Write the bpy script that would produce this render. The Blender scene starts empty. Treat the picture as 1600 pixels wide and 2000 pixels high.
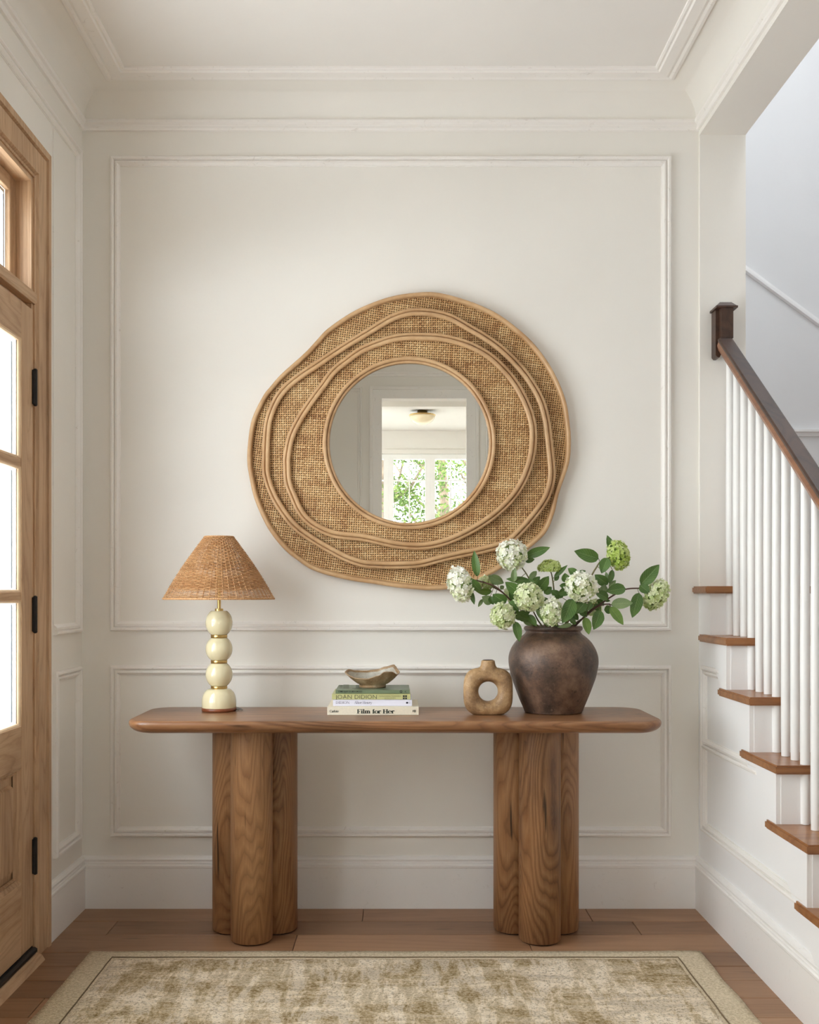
import bpy, bmesh, math, random
from mathutils import Vector, Matrix, noise as mnoise
C = bpy.context.scene
COL = C.collection
R = math.radians
rnd = random.Random(7)

# ------------------------------------------------------------------ camera, world, light, exposure
H = 1.17                     # eye height
F = 2000.0                   # focal length in pixels of the 1600 x 2000 frame
cam_d = bpy.data.cameras.new('camera'); cam = bpy.data.objects.new('camera', cam_d); COL.objects.link(cam)
cam.location = (0, 0, H); cam.rotation_euler = (R(90), 0, 0)
cam_d.sensor_fit = 'HORIZONTAL'; cam_d.sensor_width = 36; cam_d.lens = 45.0
cam_d.shift_x = 23 / 1600; cam_d.shift_y = 158 / 1600
cam_d.clip_start = 0.05; cam_d.clip_end = 200
C.camera = cam

w = bpy.data.worlds.new('overcast_sky'); C.world = w; w.use_nodes = True
nt = w.node_tree; nt.nodes.clear()
wo = nt.nodes.new('ShaderNodeOutputWorld'); bg = nt.nodes.new('ShaderNodeBackground')
bg.inputs[0].default_value = (0.945, 0.965, 1.0, 1); bg.inputs[1].default_value = 9.0
nt.links.new(bg.outputs[0], wo.inputs[0])

def area(name, loc, rot, sx, sy, power, col, portal=False):
    d = bpy.data.lights.new(name, 'AREA'); d.shape = 'RECTANGLE'; d.size = sx; d.size_y = sy
    d.energy = power; d.color = col
    if portal: d.cycles.is_portal = True
    o = bpy.data.objects.new(name, d); COL.objects.link(o); o.location = loc; o.rotation_euler = rot
    return o
# portals guide the sky through the openings (they add no light of their own)
area('door_portal', (-1.36, 2.38, 1.5), (0, R(-90), 0), 2.4, 1.9, 1, (1, 1, 1), True)
area('stair_skylight_portal', (1.75, 3.1, 5.3), (0, 0, 0), 0.7, 1.8, 1, (1, 1, 1), True)
area('rear_window_portal', (0.35, -3.95, 1.65), (R(90), 0, 0), 3.4, 2.4, 1, (1, 1, 1), True)
area('rear_side_portal', (-1.75, -2.4, 1.45), (0, R(-90), 0), 1.5, .8, 1, (1, 1, 1), True)
v = C.view_settings
v.view_transform = 'Standard'; v.look = 'None'; v.gamma = 1; v.exposure = 0.43
v.use_curve_mapping = False
C.cycles.use_denoising = True
C.cycles.max_bounces = 12; C.cycles.diffuse_bounces = 8; C.cycles.transparent_max_bounces = 16
C.cycles.sample_clamp_indirect = 6.0; C.cycles.caustics_reflective = False; C.cycles.caustics_refractive = False

# ------------------------------------------------------------------ helpers
def P(px, py, Y): return Vector(((px - 777) * Y / F, Y, H - (py - 1158) * Y / F))

def tag(o, label=None, cat=None, group=None, kind=None):
    if label: o['label'] = label
    if cat: o['category'] = cat
    if group: o['group'] = group
    if kind: o['kind'] = kind
    return o
def thing(name, loc, label, cat, group=None, kind=None):
    o = bpy.data.objects.new(name, None); COL.objects.link(o); o.location = loc
    o.empty_display_size = .05
    return tag(o, label, cat, group, kind)
def wloc(o):
    l = Vector((0, 0, 0))
    while o is not None: l += o.location; o = o.parent
    return l
def link_mesh(name, me, mat, parent=None, loc=None, smooth=False):
    """mesh vertices come in world coordinates; the origin goes to the parent's base or to loc"""
    base = wloc(parent) if parent is not None else Vector(loc or (0, 0, 0))
    off = base
    if parent is not None and loc is not None: off = Vector(loc)
    me.transform(Matrix.Translation(-off)); 
    for m in (mat if isinstance(mat, (list, tuple)) else [mat]): me.materials.append(m)
    if smooth: me.shade_smooth()
    o = bpy.data.objects.new(name, me); COL.objects.link(o)
    if parent is not None:
        o.parent = parent; o.location = off - base
    else: o.location = off
    return o
def obj(name, bm, mat, parent=None, loc=None, smooth=False):
    bmesh.ops.recalc_face_normals(bm, faces=bm.faces)
    me = bpy.data.meshes.new(name); bm.to_mesh(me); bm.free()
    return link_mesh(name, me, mat, parent, loc, smooth)
def pyobj(name, verts, faces, mat, parent=None, loc=None, smooth=False):
    me = bpy.data.meshes.new(name); me.from_pydata([tuple(q) for q in verts], [], faces); me.update()
    return link_mesh(name, me, mat, parent, loc, smooth)
def copy_tree(o, parent=None):
    c = o.copy(); COL.objects.link(c); c.parent = parent
    for ch in list(o.children): copy_tree(ch, c)
    return c
def box(bm, a, b, bev=0.0, seg=2):
    a = Vector(a); b = Vector(b)
    r = bmesh.ops.create_cube(bm, size=1); vs = r['verts']
    ce = (a + b) / 2; s = b - a
    for q in vs: q.co = Vector((q.co.x * s.x, q.co.y * s.y, q.co.z * s.z)) + ce
    if bev > 0:
        es = list({e for q in vs for e in q.link_edges})
        bmesh.ops.bevel(bm, geom=es, offset=bev, segments=seg, affect='EDGES', profile=.5)
    return vs
def bxo(name, a, b, mat, parent=None, bev=0.0, loc=None, seg=2):
    bm = bmesh.new(); box(bm, a, b, bev, seg)
    return obj(name, bm, mat, parent, loc)
def prism(bm, poly, axis, lo, hi):
    """poly of 2D points; axis 'X': (y,z) extruded in x; 'Y': (x,z); 'Z': (x,y)"""
    def mk(p, t): return {'X': (t, p[0], p[1]), 'Y': (p[0], t, p[1]), 'Z': (p[0], p[1], t)}[axis]
    A = [bm.verts.new(mk(p, lo)) for p in poly]; B = [bm.verts.new(mk(p, hi)) for p in poly]
    bm.faces.new(A); bm.faces.new(B[::-1]); n = len(poly)
    for i in range(n): bm.faces.new((A[i], A[(i + 1) % n], B[(i + 1) % n], B[i]))
def lathe(bm, prof, c, seg=48, cap=True):
    rings = []
    for (r, z) in prof:
        rings.append([bm.verts.new((c[0] + r * math.cos(2 * math.pi * i / seg), c[1] + r * math.sin(2 * math.pi * i / seg), z)) for i in range(seg)])
    for a, b in zip(rings, rings[1:]):
        for i in range(seg): bm.faces.new((a[i], a[(i + 1) % seg], b[(i + 1) % seg], b[i]))
    if cap: bm.faces.new(rings[0]); bm.faces.new(rings[-1][::-1])
def tube(bm, pts, rad, seg=8, closed=False, cap=True):
    pts = [Vector(p) for p in pts]; n = len(pts); rings = []
    up = None
    for i in range(n):
        if closed: t = pts[(i + 1) % n] - pts[i - 1]
        else: t = pts[min(i + 1, n - 1)] - pts[max(i - 1, 0)]
        t.normalize()
        if up is None:
            up = Vector((0, 1, 0)) if abs(t.y) < .8 else Vector((1, 0, 0))
        s = t.cross(up).normalized(); u = s.cross(t).normalized(); up = u
        r = rad(i / max(1, n - 1)) if callable(rad) else rad
        rings.append([bm.verts.new(pts[i] + s * (r * math.cos(2 * math.pi * k / seg)) + u * (r * math.sin(2 * math.pi * k / seg))) for k in range(seg)])
    m = n if closed else n - 1
    for i in range(m):
        a, b = rings[i], rings[(i + 1) % n]
        for k in range(seg): bm.faces.new((a[k], a[(k + 1) % seg], b[(k + 1) % seg], b[k]))
    if not closed and cap: bm.faces.new(rings[0][::-1]); bm.faces.new(rings[-1])
def catmull(pts, per=6, closed=True):
    out = []; n = len(pts)
    for i in range(n if closed else n - 1):
        g = lambda j: Vector(pts[j % n]) if closed else Vector(pts[max(0, min(n - 1, j))])
        p0, p1, p2, p3 = g(i - 1), g(i), g(i + 1), g(i + 2)
        for k in range(per):
            t = k / per
            out.append(.5 * ((2 * p1) + (p2 - p0) * t + (2 * p0 - 5 * p1 + 4 * p2 - p3) * t * t + (3 * p1 - p0 - 3 * p2 + p3) * t ** 3))
    if not closed: out.append(Vector(pts[-1]))
    return out
def sweep(bm, path, prof, O, U, V, N, closed=True):
    """mitred moulding lying in the plane O + uU + vV, proud along N; prof: (offset to the left of the path, height)"""
    n = len(path); path = [Vector(p) for p in path]; O = Vector(O); U = Vector(U); V = Vector(V); N = Vector(N)
    def nrm(a, b):
        d = (b - a).normalized(); return Vector((-d.y, d.x))
    rows = []
    for i in range(n):
        if closed or 0 < i < n - 1:
            n1 = nrm(path[i - 1], path[i]); n2 = nrm(path[i], path[(i + 1) % n])
            m = (n1 + n2); m = m / max(.2, m.dot(n1))
        elif i == 0: m = nrm(path[0], path[1])
        else: m = nrm(path[-2], path[-1])
        row = []
        for d, h in prof:
            q = path[i] + m * d
            row.append(bm.verts.new(O + U * q.x + V * q.y + N * h))
        rows.append(row)
    for i in range(n if closed else n - 1):
        a, b = rows[i], rows[(i + 1) % n]
        for k in range(len(prof) - 1): bm.faces.new((a[k], b[k], b[k + 1], a[k + 1]))
    if not closed:
        bm.faces.new(rows[0]); bm.faces.new(rows[-1][::-1])

# ------------------------------------------------------------------ materials
def mat(name):
    m = bpy.data.materials.new(name); m.use_nodes = True
    t = m.node_tree; b = t.nodes['Principled BSDF']
    return m, t, b
def N_(t, kind, **kw):
    n = t.nodes.new(kind)
    for k, val in kw.items(): setattr(n, k, val)
    return n
def ramp(t, src, stops):
    r = t.nodes.new('ShaderNodeValToRGB'); e = r.color_ramp.elements
    while len(e) < len(stops): e.new(.5)
    for i, (p, c) in enumerate(stops):
        e[i].position = p; e[i].color = (*c, 1) if len(c) == 3 else c
    t.links.new(src, r.inputs[0]); return r.outputs[0]
def mixc(t, fac, a, b, mode='MIX'):
    m = t.nodes.new('ShaderNodeMix'); m.data_type = 'RGBA'; m.blend_type = mode
    for sock, val in ((m.inputs[0], fac), (m.inputs[6], a), (m.inputs[7], b)):
        if isinstance(val, (int, float)): sock.default_value = val
        elif isinstance(val, tuple): sock.default_value = (*val, 1)
        else: t.links.new(val, sock)
    return m.outputs[2]
def bump(t, b, src, strength, dist=.002, prev=None):
    n = t.nodes.new('ShaderNodeBump'); n.inputs['Strength'].default_value = strength; n.inputs['Distance'].default_value = dist
    t.links.new(src, n.inputs['Height'])
    if prev is not None: t.links.new(prev, n.inputs['Normal'])
    t.links.new(n.outputs[0], b.inputs['Normal']); return n.outputs[0]
def coords(t, scale=(1, 1, 1), rot=(0, 0, 0), loc=(0, 0, 0), rand=0.0, what='Object'):
    tc = t.nodes.new('ShaderNodeTexCoord'); src = tc.outputs[what]
    if rand:
        oi = t.nodes.new('ShaderNodeObjectInfo'); vm = t.nodes.new('ShaderNodeVectorMath'); vm.operation = 'SCALE'
        cb = t.nodes.new('ShaderNodeCombineXYZ')
        for k in range(3): t.links.new(oi.outputs['Random'], cb.inputs[k])
        t.links.new(cb.outputs[0], vm.inputs[0]); vm.inputs['Scale'].default_value = rand
        ad = t.nodes.new('ShaderNodeVectorMath'); ad.operation = 'ADD'
        t.links.new(src, ad.inputs[0]); t.links.new(vm.outputs[0], ad.inputs[1]); src = ad.outputs[0]
    mp = t.nodes.new('ShaderNodeMapping'); mp.inputs['Scale'].default_value = scale
    mp.inputs['Rotation'].default_value = rot; mp.inputs['Location'].default_value = loc
    t.links.new(src, mp.inputs[0]); return mp.outputs[0]
def noise(t, vec, scale, detail=3, rough=.55, dist=0):
    n = t.nodes.new('ShaderNodeTexNoise'); n.inputs['Scale'].default_value = scale
    n.inputs['Detail'].default_value = detail; n.inputs['Roughness'].default_value = rough
    n.inputs['Distortion'].default_value = dist
    t.links.new(vec, n.inputs['Vector']); return n.outputs['Fac']

def plain(name, col, rough=.5, metal=0, var=.04, vs=8, bs=0, bscale=60):
    m, t, b = mat(name); vec = coords(t)
    n = noise(t, vec, vs, 4)
    lo = tuple(c * (1 - var) for c in col); hi = tuple(min(1, c * (1 + var)) for c in col)
    t.links.new(ramp(t, n, [(.3, lo), (.7, hi)]), b.inputs['Base Color'])
    b.inputs['Roughness'].default_value = rough; b.inputs['Metallic'].default_value = metal
    if bs: bump(t, b, noise(t, vec, bscale, 4), bs)
    return m
def paint(name, col, wear=0.0, rough=.55):
    m, t, b = mat(name); vec = coords(t)
    n = noise(t, vec, 1.6, 4)
    c = ramp(t, n, [(.3, tuple(x * .975 for x in col)), (.7, tuple(min(1, x * 1.02) for x in col))])
    if wear:
        s = noise(t, coords(t, (1, 1, 1)), 34, 6, .75, 1.5)
        f = ramp(t, s, [(.60, (0, 0, 0)), (.72, (wear, wear, wear))])
        c = mixc(t, f, c, (.42, .37, .30))
    t.links.new(c, b.inputs['Base Color']); b.inputs['Roughness'].default_value = rough
    bump(t, b, noise(t, vec, 55, 5, .6), .10, .003)
    return m
def wood(name, dark, mid, light, axis=0, wscale=30, distort=7, stretch=.12, cen=(0, .11, .06), rot=(0, 0, 0), rough=.45, fine=260, bstr=.25, rand=0.0, tint=0.0, spec=.5, cracks=.6, dens=2.0, dl=.5):
    m, t, b = mat(name)
    sc = [1, 1, 1]; sc[axis] = stretch
    vec = coords(t, tuple(sc), rot, cen, rand)
    low = noise(t, vec, wscale * .22, 1.6, .45, .25)
    wig = noise(t, coords(t, tuple(1 if k != axis else .25 for k in range(3)), rot, (1, 1, 1), rand), wscale * 2.2, 3, .6)
    ma = N_(t, 'ShaderNodeMath', operation='MULTIPLY_ADD'); ma.inputs[1].default_value = distort * dens
    mb = N_(t, 'ShaderNodeMath', operation='MULTIPLY'); mb.inputs[1].default_value = .55
    t.links.new(wig, mb.inputs[0]); t.links.new(low, ma.inputs[0]); t.links.new(mb.outputs[0], ma.inputs[2])
    fc = N_(t, 'ShaderNodeMath', operation='FRACT'); t.links.new(ma.outputs[0], fc.inputs[0])
    base = ramp(t, fc.outputs[0], [(0, mid), (.45, light), (.72, mid), (.92, tuple(m_ + (d_ - m_) * min(1, dl * 2) for m_, d_ in zip(mid, dark))), (1, mid)])
    sf = [1, 1, 1]; sf[axis] = .035
    fv = coords(t, tuple(sf), rot, (0, 0, 0), rand)
    fn = noise(t, fv, fine, 4, .7)
    base = mixc(t, ramp(t, fn, [(.35, (0, 0, 0)), (.75, (.75, .75, .75))]), base, dark)
    big = noise(t, coords(t, tuple(1 if k != axis else .3 for k in range(3)), rot, (3, 1, 2), rand), 5, 3)
    base = mixc(t, .55, base, ramp(t, big, [(.3, dark), (.5, mid), (.75, light)]))
    if cracks:
        cv = coords(t, tuple(1 if k != axis else .06 for k in range(3)), rot, (5, 2, 7), rand)
        cn = noise(t, cv, 45, 2, .5, .4)
        base = mixc(t, ramp(t, cn, [(.68, (0, 0, 0)), (.74, (cracks,) * 3)]), base, tuple(x * .3 for x in dark))
    if tint:
        oi = t.nodes.new('ShaderNodeObjectInfo')
        base = mixc(t, tint, base, ramp(t, oi.outputs['Random'], [(0, dark), (.5, mid), (1, light)]))
    t.links.new(base, b.inputs['Base Color']); b.inputs['Roughness'].default_value = rough
    b.inputs['Specular IOR Level'].default_value = spec
    bump(t, b, fn, bstr, .0012)
    return m
def attr_mat(name, stops, rough=.5, attr='tint', bs=0, trans=0.0):
    m, t, b = mat(name)
    a = t.nodes.new('ShaderNodeAttribute'); a.attribute_name = attr
    c = ramp(t, a.outputs['Fac'], stops)
    t.links.new(c, b.inputs['Base Color']); b.inputs['Roughness'].default_value = rough
    if bs: bump(t, b, noise(t, coords(t), 900, 2), bs, .0006)
    if trans:
        tr = t.nodes.new('ShaderNodeBsdfTranslucent'); t.links.new(c, tr.inputs[0])
        mx = t.nodes.new('ShaderNodeMixShader'); mx.inputs[0].default_value = trans
        t.links.new(b.outputs[0], mx.inputs[1]); t.links.new(tr.outputs[0], mx.inputs[2])
        t.links.new(mx.outputs[0], t.nodes['Material Output'].inputs[0])
    return m
def set_attr(o, vals, name='tint'):
    a = o.data.attributes.new(name, 'FLOAT', 'FACE'); a.data.foreach_set('value', vals)

WALL = (.845, .822, .772)
M_wall = paint('warm_white_wall_paint', WALL)
M_trim = paint('white_trim_paint', (.88, .855, .82), wear=.5, rough=.42)
M_ceil = paint('ceiling_paint', (.825, .80, .765))
M_white = paint('stair_white_paint', (.91, .91, .91), rough=.42)
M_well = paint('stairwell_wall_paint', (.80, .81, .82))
M_bal = plain('baluster_gloss_white', (.90, .90, .89), .3, var=.02)
M_oak = wood('bleached_oak', (.31, .175, .088), (.54, .345, .195), (.68, .47, .29), axis=2, wscale=34, distort=9, stretch=.10, rough=.5, cracks=.25)
M_oakh = wood('bleached_oak_rails', (.31, .175, .088), (.54, .345, .195), (.68, .47, .29), axis=1, wscale=34, distort=9, stretch=.10, rough=.5, cracks=.25)
M_leg = wood('old_elm_legs', (.080, .032, .013), (.285, .135, .056), (.50, .28, .13), axis=2, wscale=30, distort=10, dens=3.6, fine=300, stretch=.13, cen=(.13, .07, 0), rot=(R(4), R(3), 0), rough=.42, rand=9.0, bstr=.5, cracks=.9)
M_top = wood('old_elm_top', (.085, .036, .016), (.275, .125, .055), (.44, .235, .11), axis=0, dens=3.0, wscale=26, distort=9, stretch=.10, cen=(0, .1, .35), rough=.30, bstr=.35, cracks=.8)
M_floor = wood('oak_floor_planks', (.150, .073, .036), (.320, .170, .088), (.45, .265, .150), axis=0, wscale=22, distort=9, stretch=.09, rough=.42, rand=17.0, tint=.45, bstr=.3, cracks=.8)
M_tread = wood('stair_tread_wood', (.17, .062, .020), (.33, .140, .050), (.46, .22, .085), axis=0, wscale=30, distort=6, rough=.28, rand=5.0, cracks=.4)
M_rail = wood('dark_handrail_wood', (.018, .009, .006), (.055, .026, .016), (.10, .048, .028), axis=1, wscale=30, distort=5, rough=.38, cracks=.2)
M_railside = wood('handrail_side_wood', (.12, .045, .018), (.25, .10, .042), (.36, .16, .07), axis=1, wscale=30, distort=5, rough=.35, cracks=.2)
M_iron = plain('dark_bronze_iron', (.022, .018, .016), .45, .6, var=.3, vs=60)
M_black = plain('black_rubber_and_mouth_shade', (.012, .011, .010), .6)
M_brass = plain('brushed_brass', (.62, .42, .16), .28, 1.0, var=.08, vs=90)
M_cream = plain('glossy_cream_ceramic', (.78, .71, .47), .06, var=.015, vs=5)
M_cream.node_tree.nodes['Principled BSDF'].inputs['Coat Weight'].default_value = .6
M_redwood = plain('reddish_base_wood', (.22, .065, .025), .35, var=.2, vs=40)
M_bamboo = wood('rattan_pole', (.40, .215, .095), (.60, .375, .190), (.72, .50, .285), axis=1, wscale=6, distort=3, stretch=1, rough=.38, fine=30, bstr=.1, cracks=.15)
M_cane = attr_mat('cane_webbing', [(0, (.20, .075, .022)), (.25, (.43, .22, .080)), (.6, (.64, .40, .175)), (1, (.82, .62, .33))], .5)
M_caneback = plain('dark_cane_backing', (.028, .014, .007), .9, var=.2)
M_wick = attr_mat('woven_rattan_shade', [(0, (.30, .13, .045)), (.4, (.50, .265, .115)), (.8, (.66, .39, .19)), (1, (.78, .52, .29))], .5, trans=.05)

m, t, b = mat('silvered_mirror_glass')
b.inputs['Base Color'].default_value = (.90, .93, .90, 1); b.inputs['Metallic'].default_value = 1; b.inputs['Roughness'].default_value = 0
n = noise(t, coords(t), 6, 1); t.links.new(ramp(t, n, [(0, (.90, .92, .89)), (1, (.92, .94, .91))]), b.inputs['Base Color'])
M_mirror = m
m, t, b = mat('clear_window_glass'); t.nodes.remove(b)
tr = N_(t, 'ShaderNodeBsdfTransparent'); gl = N_(t, 'ShaderNodeBsdfGlossy'); lw = N_(t, 'ShaderNodeLayerWeight'); pw = N_(t, 'ShaderNodeMath', operation='POWER'); fr = N_(t, 'ShaderNodeMath', operation='MULTIPLY_ADD'); mx = N_(t, 'ShaderNodeMixShader')
gl.inputs['Roughness'].default_value = .02; lw.inputs[0].default_value = .5; pw.inputs[1].default_value = 5; fr.inputs[1].default_value = .9; fr.inputs[2].default_value = .03
t.links.new(lw.outputs['Facing'], pw.inputs[0]); t.links.new(pw.outputs[0], fr.inputs[0])
tr.inputs[0].default_value = (.96, .98, .975, 1)
t.links.new(fr.outputs[0], mx.inputs[0]); t.links.new(tr.outputs[0], mx.inputs[1]); t.links.new(gl.outputs[0], mx.inputs[2])
t.links.new(mx.outputs[0], t.nodes['Material Output'].inputs[0]); M_glass = m

# rug
m, t, b = mat('distressed_woven_rug'); vec = coords(t)
n1 = noise(t, coords(t, (1, 3.6, 1)), 2.8, 9, .74, .5); n2 = noise(t, coords(t, (1, 1, 1)), 90, 3, .8); n3 = noise(t, coords(t, (5, 1.2, 1)), 2.8, 8, .74, .3)
base = ramp(t, n1, [(.44, (.90, .78, .60)), (.50, (.58, .44, .25)), (.55, (.24, .155, .050))])
b2 = ramp(t, n3, [(.44, (.25, .165, .060)), (.49, (.60, .47, .30)), (.53, (.97, .87, .74))])
base = mixc(t, .52, base, b2)
base = mixc(t, ramp(t, n2, [(.40, (0, 0, 0)), (.62, (.55, .55, .55))]), base, (.84, .71, .52))
n5 = noise(t, coords(t, (1, 1, 1), loc=(2, 2, 2)), 130, 2, .7)
base = mixc(t, ramp(t, n5, [(.50, (0, 0, 0)), (.66, (.6, .6, .6))]), base, (.22, .155, .07))
t.links.new(base, b.inputs['Base Color']); b.inputs['Roughness'].default_value = .95; b.inputs['Specular IOR Level'].default_value = .1
wv1 = N_(t, 'ShaderNodeTexWave', wave_type='BANDS', bands_direction='DIAGONAL'); wv1.inputs['Scale'].default_value = 95; wv1.inputs['Distortion'].default_value = 4
t.links.new(vec, wv1.inputs['Vector']); p1 = bump(t, b, wv1.outputs['Fac'], .7, .0025); bump(t, b, n2, .8, .004, p1)
M_rug = m
m, t, b = mat('rug_border_weave'); vec = coords(t)
n2 = noise(t, vec, 110, 3, .8); n4 = noise(t, vec, 5, 4)
base = mixc(t, ramp(t, n2, [(.38, (0, 0, 0)), (.62, (.8, .8, .8))]), ramp(t, n4, [(.3, (.50, .395, .24)), (.7, (.62, .51, .335))]), (.88, .76, .57))
t.links.new(base, b.inputs['Base Color']); b.inputs['Roughness'].default_value = .95
wv1 = N_(t, 'ShaderNodeTexWave', wave_type='BANDS', bands_direction='DIAGONAL'); wv1.inputs['Scale'].default_value = 95; wv1.inputs['Distortion'].default_value = 4
t.links.new(vec, wv1.inputs['Vector']); p1 = bump(t, b, wv1.outputs['Fac'], .7, .0025); bump(t, b, n2, .8, .004, p1)
M_rugb = m
M_thread = plain('brown_rug_thread', (.16, .11, .06), .9)

def mottled(name, stops, scale, rough, bs, spec=.5):
    m, t, b = mat(name); vec = coords(t)
    a = noise(t, vec, scale, 9, .72, .15); c = ramp(t, a, stops)
    sp = noise(t, vec, scale * 9, 4, .7)
    c = mixc(t, ramp(t, sp, [(.60, (0, 0, 0)), (.72, (.6, .6, .6))]), c, stops[-1][1])
    sp2 = noise(t, coords(t, loc=(4, 4, 4)), scale * 6, 5, .7)
    c = mixc(t, ramp(t, sp2, [(.60, (0, 0, 0)), (.70, (.7, .7, .7))]), c, tuple(x * .5 for x in stops[0][1]))
    t.links.new(c, b.inputs['Base Color'])
    t.links.new(ramp(t, a, [(.2, (rough - .12,) * 3), (.8, (rough + .12,) * 3)]), b.inputs['Roughness'])
    b.inputs['Specular IOR Level'].default_value = spec
    p = bump(t, b, a, bs, .006); bump(t, b, sp, bs * .6, .002, p); return m
M_jar = mottled('burnished_dark_earthenware', [(.34, (.022, .014, .010)), (.46, (.080, .049, .035)), (.55, (.145, .082, .052)), (.68, (.23, .145, .095))], 9, .40, .8)
M_donut = mottled('ochre_stoneware', [(.30, (.12, .062, .026)), (.46, (.29, .170, .080)), (.58, (.44, .275, .130)), (.74, (.66, .48, .30))], 13, .48, .45)
M_bowlm = mottled('wood_fired_bowl_clay', [(.30, (.15, .085, .038)), (.46, (.30, .185, .09)), (.60, (.42, .30, .18)), (.78, (.60, .52, .42))], 18, .38, .4)
M_bowlin = mottled('grey_celadon_glaze', [(.30, (.30, .26, .20)), (.48, (.45, .42, .35)), (.62, (.55, .53, .47)), (.80, (.70, .69, .65))], 16, .2, .2)

# leaf material with veins from UV
def leafmat(name, c1, c2, vein):
    m, t, b = mat(name)
    uv = t.nodes.new('ShaderNodeUVMap'); sx = t.nodes.new('ShaderNodeSeparateXYZ'); t.links.new(uv.outputs[0], sx.inputs[0])
    def mth(op, a, c=None):
        n = t.nodes.new('ShaderNodeMath'); n.operation = op
        for i, q in enumerate((a, c)):
            if q is None: continue
            if isinstance(q, (int, float)): n.inputs[i].default_value = q
            else: t.links.new(q, n.inputs[i])
        return n.outputs[0]
    au = mth('ABSOLUTE', mth('SUBTRACT', sx.outputs[0], .5))
    mid = mth('LESS_THAN', au, .018)
    side = mth('GREATER_THAN', mth('SINE', mth('MULTIPLY', mth('SUBTRACT', sx.outputs[1], mth('MULTIPLY', au, .55)), 56)), .93)
    f = mth('MAXIMUM', mid, mth('MULTIPLY', side, .55))
    n = noise(t, coords(t), 22, 4)
    oi = t.nodes.new('ShaderNodeObjectInfo')
    c = mixc(t, ramp(t, n, [(.3, (0, 0, 0)), (.7, (1, 1, 1))]), c1, c2)
    c = mixc(t, mth('MULTIPLY', f, .6), c, vein)
    t.links.new(c, b.inputs['Base Color']); b.inputs['Roughness'].default_value = .42
    bump(t, b, f, -.35, .001)
    tr = t.nodes.new('ShaderNodeBsdfTranslucent'); t.links.new(c, tr.inputs[0])
    mx = t.nodes.new('ShaderNodeMixShader'); mx.inputs[0].default_value = .15
    t.links.new(b.outputs[0], mx.inputs[1]); t.links.new(tr.outputs[0], mx.inputs[2]); t.links.new(mx.outputs[0], t.nodes['Material Output'].inputs[0])
    return m
M_leaf = leafmat('deep_green_leaf', (.060, .130, .026), (.105, .205, .042), (.26, .38, .15))
M_leafp = leafmat('pale_green_leaf_underside', (.17, .26, .105), (.25, .35, .15), (.40, .48, .26))
M_leafl = leafmat('fresh_light_green_leaf', (.12, .22, .035), (.18, .30, .055), (.32, .42, .15))
M_stem = plain('green_brown_stem', (.15, .13, .05), .5, var=.3, vs=40)
M_stemr = plain('reddish_brown_stem', (.095, .042, .028), .5, var=.3, vs=40)
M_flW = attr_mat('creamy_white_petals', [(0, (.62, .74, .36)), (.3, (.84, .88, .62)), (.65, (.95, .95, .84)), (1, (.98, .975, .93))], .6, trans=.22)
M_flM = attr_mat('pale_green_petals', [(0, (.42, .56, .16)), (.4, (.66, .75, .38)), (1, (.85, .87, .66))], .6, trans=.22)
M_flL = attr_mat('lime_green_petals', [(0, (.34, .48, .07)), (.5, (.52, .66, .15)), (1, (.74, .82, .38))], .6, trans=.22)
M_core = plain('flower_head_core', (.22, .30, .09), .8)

# ------------------------------------------------------------------ room shell
XL, XR, YB, ZC = -1.175, 1.120, 3.81, 3.02
YF = -.63                    # wall behind the camera
ST = dict(kind='structure')
def struct(name, o_label, cat, bm, m, loc=None):
    o = obj(name, bm, m, loc=loc); return tag(o, o_label, cat, kind='structure')

# floor with planks
fl = thing('floor', (0, 1.6, 0), 'worn brown oak plank floor running across the hallway', 'floor', kind='structure')
bxo('subfloor', (XL - .14, YF - .12, -.05), (XR + .3, YB + .12, -.0145), M_black, fl)
rows = [3.812, 3.65, 3.503, 3.333, 3.21, 3.091, 2.958, 2.82]
y = 2.82
while y > YF + .02:
    y -= rnd.choice((.13, .15, .16, .14)); rows.append(max(y, YF))
joints = {0: [-.126, .695], 1: [-.998, .835], 2: [-.344, .44], 3: [.1], 4: [-.6, .9], 5: [.98], 6: [-1.02, .2]}
for i in range(len(rows) - 1):
    y1, y0 = rows[i], rows[i + 1]
    if y1 - y0 < .01: continue
    xs = [XL] + joints.get(i, sorted([rnd.uniform(-.9, -.1), rnd.uniform(.2, .9)])) + [XR]
    for a, c in zip(xs, xs[1:]):
        dz = rnd.uniform(-.0006, .0006)
        bm = bmesh.new(); box(bm, (a + .0011, y0 + .0011, -.014), (c - .0011, y1 - .0011, dz), .0014, 1)
        obj('plank', bm, M_floor, fl, loc=((a + c) / 2, (y0 + y1) / 2, 0))

# back wall
bm = bmesh.new(); box(bm, (XL - .14, YB, -.014), (XR, YB + .12, ZC + .1))
wb = struct('wall_back', 'warm white panelled back wall behind the console table', 'wall', bm, M_wall, loc=(0, YB, 0))
PAN = [(0, 0), (0, .012), (.004, .0175), (.010, .0180), (.0135, .0135), (.015, .0070), (.017, .0070), (.018, .0130), (.025, .0145), (.031, .0090), (.0335, .0060), (.0335, .0035), (.0360, .0030), (.0360, 0)]
def panel_frame(parent, x0, x1, z0, z1, O, U, N, prof=PAN):
    bm = bmesh.new(); sweep(bm, [(x0, z0), (x1, z0), (x1, z1), (x0, z1)], prof, O, U, (0, 0, 1), N)
    return obj('panel_moulding', bm, M_trim, parent)
panel_frame(wb, -1.067, 1.015, 1.029, 2.791, (0, YB, 0), (1, 0, 0), (0, -1, 0))
panel_frame(wb, -1.067, 1.015, .265, .8995, (0, YB, 0), (1, 0, 0), (0, -1, 0))

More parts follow.
